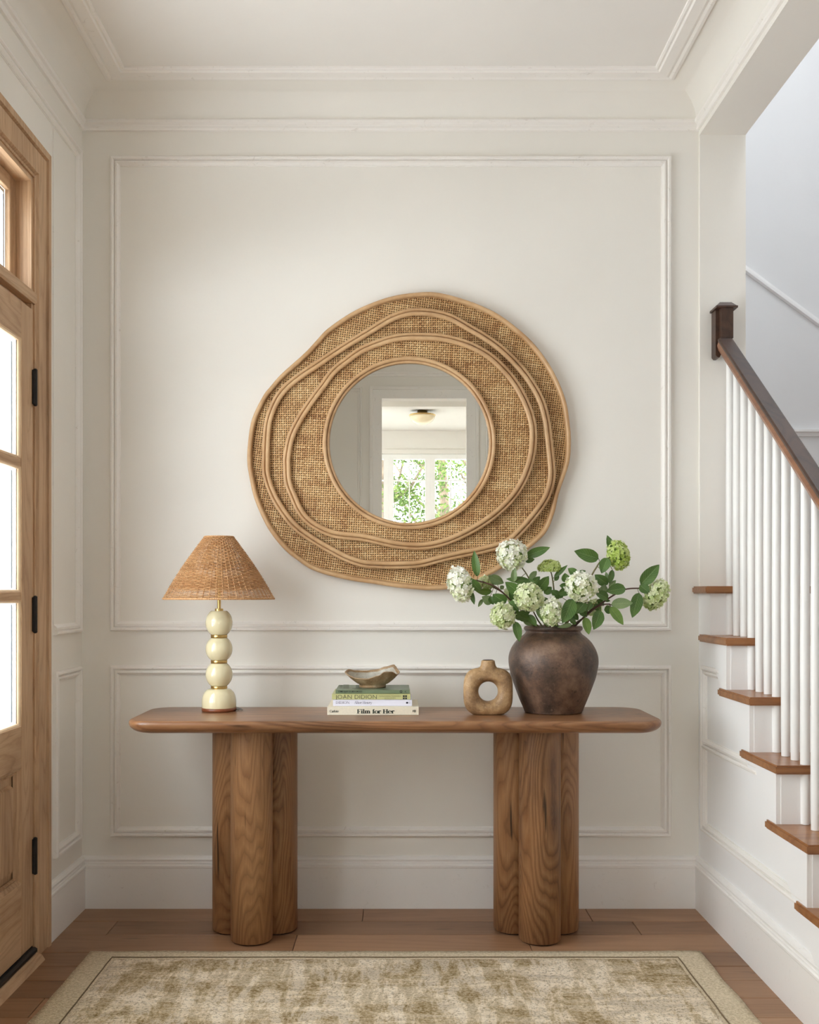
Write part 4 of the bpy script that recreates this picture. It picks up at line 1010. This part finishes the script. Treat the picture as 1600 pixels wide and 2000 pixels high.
glyph_quads(arcq(795.3, 1372.6, .95, 1.9, 0, 360) + [rq(793, 1372, 798, 1373.4), rq(794.2, 1370.8, 796, 1374.2)] + [rq(800, 1371 + 1.4 * i, 800.8, 1371.6 + 1.4 * i) for i in range(3)], Y2 - E, M_inkb, b2)
place_text('JOAN', 655, 687, 1365.0, 1357.3, Y3 - E, M_inkk, b3, -.012); place_text('DIDION', 693, 736, 1365.0, 1357.3, Y3 - E, M_inkk, b3, -.012)
place_text('SLOUCHING TOWARDS', 741, 783.5, 1361.2, 1357.9, Y3 - E, M_inkg, b3, -.008, 1.1); place_text('BETHLEHEM', 751, 772.5, 1365.2, 1362.4, Y3 - E, M_inkg, b3, -.008, 1.1)
glyph_quads([rq(787, 1358, 790.6, 1361.4), rq(791.6, 1358, 795, 1361.4), rq(787, 1362.4, 790.6, 1365.6), rq(791.6, 1362.4, 795, 1365.6)], Y3 - E, M_inkk, b3)
place_text('SOMIE SLJEST EN MRHUMOEES', 660.5, 707.5, 1352.3, 1348.9, Y4 - E, M_inkk, b4, .004)
glyph_quads(arcq(783.5, 1350.9, 1.9, 1.3, 0, 360) + [rq(783.5, 1351.5, 785.6, 1353)] + [[(790, 1351), (794, 1348.8), (794, 1349.6), (791.6, 1351)], [(790, 1351), (791.6, 1351), (794, 1352.2), (794, 1353)]], Y4 - E, M_inkk, b4)
# printed blocks on the top cover
zt4 = zb4[3] + th4[3]
def on_cover(px, py):      # ray to the top plane of the green book
    Yc = (H - zt4) * F / (py - 1158); return Vector(((px - 777) * Yc / F, Yc, zt4 - .0003 + .0004))
V_, F_ = [], []
for (a, c, d, e) in ((671, 1337.2, 682, 1345.0), (695, 1338, 703, 1343.5), (688, 1343.9, 706, 1345.0), (664, 1338.5, 669, 1339.2), (663.4, 1341, 668.4, 1341.8), (663, 1343.6, 668, 1344.4), (682.6, 1343.3, 684.5, 1344)):
    i0 = len(V_); V_ += [on_cover(a, e), on_cover(d, e), on_cover(d, c), on_cover(a, c)]; F_.append((i0, i0 + 1, i0 + 2, i0 + 3))
pyobj('cover_print', V_, F_, M_inkp, b4)

# ------------------------------------------------------------------ pottery bowl
bc = Vector(((728 - 777) * 3.585 / F, 3.585, zt4))
rim = {0: (.092, .052), 20: (.100, .060), 35: (.094, .083), 55: (.080, .074), 80: (.074, .062), 110: (.074, .058), 140: (.084, .060), 160: (.094, .066), 180: (.098, .060), 200: (.094, .050), 225: (.084, .039), 255: (.076, .036), 285: (.076, .048), 305: (.078, .063), 325: (.084, .062), 345: (.090, .050)}
ks = sorted(rim)
def rimat(a):
    a %= 360
    for i, k in enumerate(ks):
        k2 = ks[(i + 1) % len(ks)] + (360 if i == len(ks) - 1 else 0)
        if k <= a < k2:
            f = (a - k) / (k2 - k); f = f * f * (3 - 2 * f); r0, h0 = rim[k]; r1, h1 = rim[k2 % 360]
            return r0 + (r1 - r0) * f, h0 + (h1 - h0) * f
bm = bmesh.new(); NA = 96; prof = []
grid = []
def bowlpt(a, s, inner):
    r1, h1 = rimat(a); th = .0045
    rb = .046 * (1 + .04 * math.sin(R(3 * a)))
    if s <= .12: r = rb + (.001 * s); h = .085 * s
    else:
        f = (s - .12) / .88; r = rb + (r1 - rb) * (f ** .85); h1 = h1 * .90; h = .010 + (h1 - .010) * (f ** 1.12)
    wob = .0012 * mnoise.noise((math.cos(R(a)) * 3, math.sin(R(a)) * 3, s * 4))
    r += wob
    if inner: r = max(.004, r - th); h = h + .004 * (1 - s)
    return Vector((bc.x + r * math.cos(R(a)), bc.y + r * .80 * math.sin(R(a)), bc.z + .0004 + h))
SS = [0, .06, .12, .2, .3, .42, .55, .68, .8, .9, .96, 1.0]
for s in SS: grid.append([bm.verts.new(bowlpt(360 * i / NA, s, False)) for i in range(NA)])
lipv = []
for i in range(NA):
    p, q = bowlpt(360 * i / NA, 1, False), bowlpt(360 * i / NA, 1, True); lipv.append(bm.verts.new((p + q) / 2 + Vector((0, 0, .0022))))
grid.append(lipv)
n_out = len(grid) - 1
for s in [1.0, .9, .75, .6, .45, .3, .2]: grid.append([bm.verts.new(bowlpt(360 * i / NA, s, True)) for i in range(NA)])
for s in (.6, .15): grid.append([bm.verts.new(Vector((bc.x, bc.y, bc.z)) + Vector((.04 * s * math.cos(2 * math.pi * i / NA), .034 * s * math.sin(2 * math.pi * i / NA), .011))) for i in range(NA)])
for j in range(len(grid) - 1):
    for i in range(NA):
        f = bm.faces.new((grid[j][i], grid[j][(i + 1) % NA], grid[j + 1][(i + 1) % NA], grid[j + 1][i])); f.material_index = 1 if j > n_out + 1 else 0
bm.faces.new(grid[-1]); bm.faces.new(grid[0][::-1])
o = obj('pottery_bowl', bm, [M_bowlm, M_bowlin], loc=bc, smooth=True)
tag(o, 'small wavy-rimmed brown stoneware bowl resting on the stack of books', 'bowl')

# ------------------------------------------------------------------ ring-shaped vase
dv = Vector(((953.5 - 777) * 3.452 / F, 3.452, TZ)); kk = 3.452 / F
dzc = H + (1158 - 1350) * kk
bm = bmesh.new(); NU, NV = 72, 28; g = []
for i in range(NU):
    a = 2 * math.pi * i / NU; ca, sa = math.cos(a), math.sin(a)
    hx = 48.3 * kk; hz = (46.5 * kk if sa > 0 else 47.3 * kk); e = 3.4
    ro = 1 / ((abs(ca) / hx) ** e + (abs(sa) / hz) ** e) ** (1 / e); ri = 19.0 * kk
    cm, rm = (ro + ri) / 2, (ro - ri) / 2; ring = []
    for j in range(NV):
        b_ = 2 * math.pi * j / NV
        ring.append(bm.verts.new((dv.x + (cm + rm * math.cos(b_)) * ca, dv.y + .031 * math.copysign(abs(math.sin(b_)) ** .85, math.sin(b_)), dzc + (cm + rm * math.cos(b_)) * sa)))
    g.append(ring)
for i in range(NU):
    for j in range(NV): bm.faces.new((g[i][j], g[(i + 1) % NU][j], g[(i + 1) % NU][(j + 1) % NV], g[i][(j + 1) % NV]))
ztop_ = H + (1158 - 1289) * kk
nk = [(.024, dzc + .050), (.030, dzc + .068), (.029, dzc + .080), (.0255, dzc + .087), (.0238, dzc + .094), (.0232, ztop_ - .004), (.0240, ztop_)]
for r_, z_ in nk: pass
lathe(bm, [(r_ if r_ < .03 else r_, z_) for r_, z_ in nk], (dv.x, dv.y), 40)
for q in bm.verts:
    if q.co.z > dzc + .05 and abs(q.co.y - dv.y) > .026:
        q.co.y = dv.y + math.copysign(.026 + (abs(q.co.y - dv.y) - .026) * .25, q.co.y - dv.y)
    if q.co.z < TZ + .004: q.co.z = TZ + .0006 + (q.co.z - TZ - .0006) * .15 if q.co.z > TZ else TZ + .0006
o = obj('ring_vase', bm, M_donut, loc=dv)
md = o.modifiers.new('r', 'REMESH'); md.mode = 'VOXEL'; md.voxel_size = .0026; md.use_smooth_shade = True
md = o.modifiers.new('s', 'SMOOTH'); md.iterations = 16; md.factor = .6
tag(o, 'ochre stoneware vase with a round hole through its middle, left of the dark urn', 'vase')
dg = bpy.context.evaluated_depsgraph_get(); me = bpy.data.meshes.new_from_object(o.evaluated_get(dg)); o.modifiers.clear()
old = o.data; o.data = me; bpy.data.meshes.remove(old)
zmin = min(q.co.z for q in me.vertices)
me.transform(Matrix.Translation((0, 0, -zmin + .0005)))
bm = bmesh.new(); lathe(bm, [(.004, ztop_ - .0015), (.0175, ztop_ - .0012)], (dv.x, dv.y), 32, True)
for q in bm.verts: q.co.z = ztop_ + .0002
obj('mouth', bm, M_black, o, smooth=False)  # black disc on the closed neck stands for the shaded opening

# ------------------------------------------------------------------ dark urn
JX, JY = (1080.5 - 777) * 3.53 / F, 3.53; jk = 3.53 / F
JZ = lambda py: H + (1158 - py) * jk
jp = [(30, 1391), (53.5, 1391), (55.5, 1389), (58, 1383), (66, 1365), (75, 1342), (82, 1322), (86, 1304), (87.3, 1292), (86.4, 1280), (82, 1267), (74, 1254), (64, 1244.5), (56, 1238.5), (52.8, 1234.5), (53, 1232), (55.6, 1229.5), (56.6, 1226.5), (55.2, 1223.3), (52.5, 1222.2), (49.5, 1223.5), (48, 1228), (48.5, 1236), (60, 1250), (76, 1275), (80, 1300), (70, 1345), (52, 1383), (20, 1385)]
prj = [(r * jk, max(JZ(py), TZ + .0006) if py > 1389.5 else JZ(py)) for r, py in jp]
sm = []
pc = catmull([Vector((r, z, 0)) for r, z in prj[1:]], 4, False)
prj2 = [(prj[0][0], TZ + .0006)] + [(q.x, max(q.y, TZ + .0006)) for q in pc]
bm = bmesh.new(); lathe(bm, prj2, (JX, JY), 96)
for q in bm.verts:
    d = Vector((q.co.x - JX, q.co.y - JY, 0))
    if d.length > .05 and q.co.z > TZ + .004:
        nn = mnoise.noise((q.co.x * 9, q.co.y * 9, q.co.z * 9)) * .0022 + mnoise.noise((q.co.x * 30, q.co.y * 30, q.co.z * 30)) * .0007
        q.co += d.normalized() * nn
        if q.co.z > JZ(1234): q.co.z += .0018 * mnoise.noise((q.co.x * 22, q.co.y * 22, 4))
o = obj('clay_urn', bm, M_jar, loc=(JX, JY, TZ), smooth=True)
tag(o, 'large dark brown burnished clay urn holding the flower branches', 'urn')

# ------------------------------------------------------------------ flowers
Z6 = lambda x, y_: (860 + x / 6.154, 1030 + y_ / 6.154)
Z7 = lambda x, y_: (1080 + x / 6.4, 1030 + y_ / 6.4)
def make_leaf(root, base, tip, wpx, Y, dy, m, fold=.35, curl=.12, roll=None):
    a = P(base[0], base[1], Y); c = P(tip[0], tip[1], Y + dy)
    d = c - a; L = d.length; d.normalize(); wd = wpx * Y / F / 2
    view = Vector((0, -1, 0)); s = d.cross(view).normalized(); nrm = s.cross(d).normalized()
    rl = roll if roll is not None else rnd.uniform(-.35, .35)
    s2 = (s * math.cos(rl) + nrm * math.sin(rl)); n2 = s2.cross(d).normalized()
    wd /= max(.6, math.cos(rl))
    NV_, NU_ = 12, 6; V_, F_, UV = [], [], []
    for j in range(NV_ + 1):
        t_ = j / NV_
        w_ = wd * (math.sin(math.pi * t_ ** .78) ** .72) * (1 if t_ < .75 else (1 - (t_ - .75) * .9)) if 0 < t_ < 1 else 0
        ce_ = a + d * (L * t_) - n2 * (curl * L * (t_ - .5) ** 2 * 1.2 - curl * L * .3)
        for i in range(NU_ + 1):
            u = i / NU_ * 2 - 1
            wv_ = .05 * wd * math.sin(t_ * 22 + i) * abs(u)
            V_.append(ce_ + s2 * (w_ * u * math.cos(fold)) + n2 * (w_ * abs(u) * math.sin(fold) + wv_))
            UV.append((i / NU_, t_))
    for j in range(NV_):
        for i in range(NU_):
            q = j * (NU_ + 1) + i; F_.append((q, q + 1, q + NU_ + 2, q + NU_ + 1))
    o = pyobj('leaf', V_, F_, m, root, smooth=True)
    ul = o.data.uv_layers.new(name='UVMap')
    for lp_ in o.data.loops: ul.data[lp_.index].uv = UV[lp_.vertex_index]
    return o
def flower_head(root, px, py, rx, rz, Y, m, n, fs, tlt=0.0, dome=False, dark=0.0):
    c = P(px, py, Y); rx = rx * Y / F; rz = rz * Y / F; ry = (rx + rz) / 2; tlt = R(tlt)
    V_, F_, T_ = [], [], []
    ga = math.pi * (3 - math.sqrt(5))
    for k in range(n):
        zz = 1 - 2 * (k + .5) / n; rr = math.sqrt(1 - zz * zz); a = ga * k
        d = Vector((rr * math.cos(a), rr * math.sin(a), zz))
        d = (d + Vector((rnd.gauss(0, .07), rnd.gauss(0, .07), rnd.gauss(0, .07)))).normalized()
        if dome and d.z < -.15: continue
        clump = mnoise.noise((d.x * 2.2 + px, d.y * 2.2, d.z * 2.2 + py))
        rf = (.93 + rnd.uniform(-.06, .06) + .12 * clump)
        loc = Vector((d.x * rx * rf, d.y * ry * rf, d.z * rz * rf))
        loc = Vector((loc.x * math.cos(tlt) - loc.z * math.sin(tlt), loc.y, loc.x * math.sin(tlt) + loc.z * math.cos(tlt))) + c
        nn = (d + Vector((rnd.gauss(0, .28), rnd.gauss(0, .28), rnd.gauss(0, .28)))).normalized()
        u = nn.orthogonal().normalized(); vv = nn.cross(u); ph = rnd.uniform(0, 6.28)
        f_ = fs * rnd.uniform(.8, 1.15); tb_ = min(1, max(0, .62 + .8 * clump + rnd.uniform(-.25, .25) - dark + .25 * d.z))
        for q in range(4):
            an = ph + q * math.pi / 2; e1 = u * math.cos(an) + vv * math.sin(an); e2 = nn.cross(e1)
            i0 = len(V_); cup = rnd.uniform(.05, .5)
            V_ += [loc, loc + e1 * f_ * .55 - e2 * f_ * .48 + nn * f_ * cup * .4, loc + e1 * f_ * .62 + nn * f_ * cup * .25, loc + e1 * f_ * .55 + e2 * f_ * .48 + nn * f_ * cup * .4,
                   loc + e1 * f_ * .98 + e2 * f_ * .30 + nn * f_ * cup, loc + e1 * f_ * .98 - e2 * f_ * .30 + nn * f_ * cup]
            F_ += [(i0, i0 + 1, i0 + 2), (i0, i0 + 2, i0 + 3), (i0 + 1, i0 + 5, i0 + 2), (i0 + 2, i0 + 5, i0 + 4), (i0 + 2, i0 + 4, i0 + 3)]
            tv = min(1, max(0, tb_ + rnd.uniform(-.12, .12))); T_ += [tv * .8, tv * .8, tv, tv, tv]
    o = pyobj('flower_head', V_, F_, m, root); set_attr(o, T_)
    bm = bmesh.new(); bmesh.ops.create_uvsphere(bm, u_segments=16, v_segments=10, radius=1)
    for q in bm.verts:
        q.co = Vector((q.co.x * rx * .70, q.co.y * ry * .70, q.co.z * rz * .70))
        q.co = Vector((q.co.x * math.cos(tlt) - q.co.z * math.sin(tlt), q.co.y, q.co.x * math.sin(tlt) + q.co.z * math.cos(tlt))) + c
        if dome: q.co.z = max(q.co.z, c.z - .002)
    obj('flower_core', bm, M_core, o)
def branch(label, head, stem_px, leaves, m_st=None, r0=.0035):
    """stem_px: from head end down to the urn (px, py, Y)"""
    root = thing('flower_branch', (JX, JY, JZ(1300)), label, 'flower branch', 'flower branches in the dark urn')
    pts = [P(*q) for q in stem_px]
    pts.append(Vector((JX + max(-.055, min(.055, (pts[-1].x - JX) * .55)), JY + max(-.05, min(.05, (pts[-1].y - JY) * .6)), JZ(1236))))
    pts.append(Vector((JX + max(-.05, min(.05, (JX - pts[-2].x) * .3)), JY, JZ(1330))))
    bm = bmesh.new(); tube(bm, catmull(pts, 6, False), lambda t_: r0 * (.6 + .4 * t_), 8); obj('stem', bm, m_st or M_stem, root, smooth=True)
    if head: flower_head(root, *head)
    for lf in leaves:
        base, tip, wpx, Y, dy, m = lf[:6]
        make_leaf(root, base, tip, wpx, Y, dy, m, fold=rnd.uniform(.15, .45), curl=rnd.uniform(.02, .25), roll=lf[6] if len(lf) > 6 else None)
        # petiole towards the stem
        a = P(base[0], base[1], Y); best = min((q for q in catmull(pts, 6, False)), key=lambda q: (q - a).length)
        if .004 < (best - a).length < .10:
            bm = bmesh.new(); tube(bm, [a, a.lerp(best, .5) + Vector((0, 0, -.003)), best], .0011, 5); obj('leaf_stalk', bm, M_stem, root)
g1, g2, g3 = M_leaf, M_leafp, M_leafl
def L6(a, b_, c, d, w_, Y, dy, m, roll=None): return (Z6(a, b_), Z6(c, d), w_ / 6.154, Y, dy, m, roll)
def L7(a, b_, c, d, w_, Y, dy, m, roll=None): return (Z7(a, b_), Z7(c, d), w_ / 6.4, Y, dy, m, roll)
branch('flower branch with the large white bloom highest over the urn, left of centre', (1000, 1084, 30, 30, 3.50, M_flW, 210, .0098, 0, False, -.12),
       [(1019, 1108, 3.50), (1029, 1122, 3.50), (1037, 1140, 3.51), (1046, 1180, 3.52), (1062, 1215, 3.53)],
       [L6(1030, 345, 1322, 240, 118, 3.50, -.02, g1), L6(1015, 400, 1135, 385, 75, 3.51, .0, g1), L6(885, 655, 895, 480, 80, 3.49, -.01, g2), L6(1085, 650, 790, 620, 90, 3.50, .0, g1), L6(1065, 625, 1160, 525, 80, 3.52, .02, g2), L6(1090, 700, 1200, 590, 95, 3.51, .01, g1)])
branch('flower branch leaning far left with an elongated white bloom', (899, 1141, 23, 35, 3.46, M_flW, 200, .0098, 14, False, -.08),
       [(918, 1131, 3.46), (940, 1136, 3.46), (966, 1145, 3.46), (985, 1160, 3.47), (1000, 1175, 3.48), (1030, 1205, 3.51)],
       [L6(450, 590, 408, 275, 105, 3.455, -.01, g1), L6(480, 760, 340, 600, 110, 3.45, -.01, g1), L6(365, 760, 412, 930, 62, 3.46, .0, g1), L6(590, 585, 765, 672, 125, 3.50, .01, g2), L6(690, 690, 575, 570, 80, 3.51, .01, g2)], M_stemr)
branch('small pale green bloom tucked behind the left branch', (950, 1138, 16, 13, 3.53, M_flM, 110, .0075),
       [(962, 1146, 3.53), (985, 1160, 3.53), (1020, 1195, 3.53)],
       [L6(620, 770, 425, 765, 88, 3.49, -.01, g3), L6(625, 905, 500, 830, 120, 3.48, -.01, g2), L6(510, 862, 455, 958, 48, 3.49, 0, g2), L6(790, 905, 630, 800, 165, 3.46, -.01, g1), L6(600, 830, 640, 930, 90, 3.47, 0, g1)])
branch('flower branch with a round pale green bloom in the middle front of the bunch', (1033, 1166, 28, 27, 3.42, M_flM, 190, .0092, 0, False, -.22),
       [(1040, 1190, 3.46), (1050, 1210, 3.50)],
       [L6(965, 795, 780, 655, 140, 3.44, -.01, g1), L6(830, 890, 945, 1005, 135, 3.44, -.01, g1), L6(1165, 760, 1305, 585, 140, 3.45, -.01, g1), L6(890, 1085, 1085, 1000, 118, 3.45, .0, g1), L6(1000, 900, 1120, 1010, 100, 3.47, .0, g1), L6(985, 770, 930, 660, 80, 3.50, 0, g2), L6(1180, 900, 1300, 860, 95, 3.47, 0, g1), L6(1120, 720, 1060, 610, 85, 3.49, 0, g1), L6(900, 880, 830, 760, 90, 3.48, 0, g1)])
branch('flower branch drooping over the left rim with a round pale green bloom', (982, 1203, 24, 25, 3.41, M_flM, 180, .0090, 10, False, -.18),
       [(1000, 1195, 3.44), (1020, 1205, 3.47), (1042, 1217, 3.50)],
       [L6(900, 1130, 950, 1378, 112, 3.41, -.01, g1, .15), L6(930, 1060, 1090, 1120, 90, 3.45, 0, g1), L6(1000, 1110, 1100, 1180, 75, 3.46, 0, g2), L6(1060, 1050, 1160, 1190, 90, 3.45, -.01, g1), L6(900, 1010, 1010, 1090, 70, 3.46, 0, g1)])
branch('flower branch with a creamy bloom just above the urn mouth', (1077, 1195, 21, 27, 3.41, M_flW, 180, .0088, -10, False, .18),
       [(1078, 1213, 3.46), (1078, 1222, 3.49)],
       [L6(1590, 860, 1465, 1155, 190, 3.375, -.01, g1, .12), L6(1150, 985, 1300, 1200, 80, 3.42, -.01, g2, .3), L6(1180, 960, 1240, 1120, 90, 3.44, 0, g1), L7(235, 1212, 55, 1250, 62, 3.44, -.02, g2), L7(215, 1140, 290, 1215, 70, 3.45, 0, g1), L7(0, 1180, 70, 1240, 60, 3.45, 0, g1)])
branch('flower branch with a large creamy white bloom right of centre', (1136, 1146, 30, 29, 3.43, M_flW, 210, .0096, 0, False, .05),
       [(1125, 1172, 3.46), (1112, 1200, 3.49)],
       [L7(205, 770, 62, 830, 120, 3.45, 0, g1), L7(180, 735, 82, 728, 80, 3.47, 0, g1), L7(160, 690, 150, 570, 115, 3.48, 0, g1), L7(300, 595, 188, 512, 105, 3.49, 0, g1), L7(305, 610, 410, 540, 90, 3.49, 0, g1), L7(410, 930, 285, 1080, 140, 3.45, 0, g1), L7(485, 940, 418, 1045, 78, 3.45, 0, g1), L7(300, 900, 200, 1000, 110, 3.47, 0, g1), L7(120, 880, 60, 800, 80, 3.48, 0, g1), L7(330, 1020, 430, 1120, 95, 3.48, 0, g1), L7(560, 760, 600, 870, 95, 3.48, 0, g1), L7(240, 1060, 320, 1160, 90, 3.47, 0, g1), L7(520, 960, 600, 1050, 90, 3.49, 0, g1)])
branch('upright flower branch with a tall lime green bloom at upper right', (1208, 1084, 21, 30, 3.50, M_flL, 300, .0068, 14),
       [(1196, 1086, 3.50), (1181, 1093, 3.50), (1172, 1098, 3.50), (1164, 1110, 3.50), (1157, 1122, 3.50), (1140, 1160, 3.51), (1115, 1205, 3.52)],
       [L7(722, 280, 678, 98, 92, 3.505, 0, g1), L7(572, 392, 265, 295, 182, 3.49, -.01, g1, .05), L7(685, 382, 608, 578, 140, 3.485, -.01, g1), L7(690, 712, 522, 590, 130, 3.49, 0, g1), L7(745, 530, 705, 712, 84, 3.49, 0, g1), L7(665, 560, 690, 710, 50, 3.50, 0, g2)])
branch('long flower branch reaching far right to a pale green bloom', (1282, 1162, 21, 32, 3.48, M_flM, 220, .0088, -32, False, .05),
       [(1270, 1157, 3.48), (1258, 1151, 3.48), (1249, 1149, 3.48), (1222, 1151, 3.48), (1198, 1163, 3.48), (1171, 1181, 3.48), (1152, 1194, 3.48), (1124, 1222, 3.50)],
       [L7(1098, 718, 1332, 464, 182, 3.47, -.01, g1, .1), L7(1088, 722, 1210, 822, 130, 3.465, -.01, g1), L7(1078, 818, 990, 1132, 165, 3.46, -.01, g1, .1), L7(908, 762, 662, 805, 150, 3.455, -.01, g1), L7(690, 895, 522, 808, 130, 3.46, 0, g1), L7(622, 832, 652, 710, 104, 3.47, 0, g2), L7(700, 745, 790, 660, 70, 3.49, 0, g2), L7(640, 905, 720, 920, 40, 3.48, 0, g1)], M_stemr)
branch('flowerless side branch with light green leaves hanging at the right', None,
       [(1192, 1180, 3.46), (1178, 1181, 3.46), (1160, 1190, 3.47), (1120, 1224, 3.50)],
       [L7(730, 962, 1003, 945, 140, 3.455, -.01, g2, .2), L7(712, 992, 882, 1222, 128, 3.45, -.01, g3, .15), L7(722, 1000, 640, 1035, 95, 3.46, 0, g1), L7(735, 1050, 640, 1030, 80, 3.47, 0, g1), L7(592, 1036, 508, 1282, 160, 3.43, -.01, g1, .1), L7(402, 1125, 450, 1342, 118, 3.43, -.01, g3), L7(780, 985, 850, 1005, 35, 3.47, 0, g1)], M_stemr)
branch('small lime bloom with fine florets above the middle of the bunch', (1074, 1112, 23, 19, 3.56, M_flL, 420, .0062, 0, True, -.35),
       [(1076, 1116, 3.56), (1079, 1128, 3.56), (1082, 1152, 3.55), (1084, 1190, 3.54)],
       [L6(1370, 600, 1532, 453, 62, 3.545, -.01, g1), L6(1375, 640, 1430, 570, 55, 3.55, 0, g1), L6(1250, 795, 1340, 715, 100, 3.53, 0, g1), L6(1445, 845, 1330, 755, 100, 3.52, 0, g1)])
branch('pale bloom half hidden behind the right side leaves', (1160, 1187, 15, 16, 3.53, M_flM, 110, .0075),
       [(1150, 1200, 3.53), (1120, 1220, 3.53)], [L7(440, 1050, 365, 1110, 70, 3.52, 0, g2), L7(560, 900, 640, 980, 80, 3.5, 0, g1)])
branch('tiny pale bloom deep between the left and middle blooms', (999, 1163, 11, 17, 3.52, M_flM, 70, .0075, 30),
       [(1010, 1185, 3.53), (1040, 1215, 3.53)], [L6(760, 740, 720, 700, 60, 3.53, 0, g2), L6(1130, 850, 1190, 900, 60, 3.52, 0, g1)])
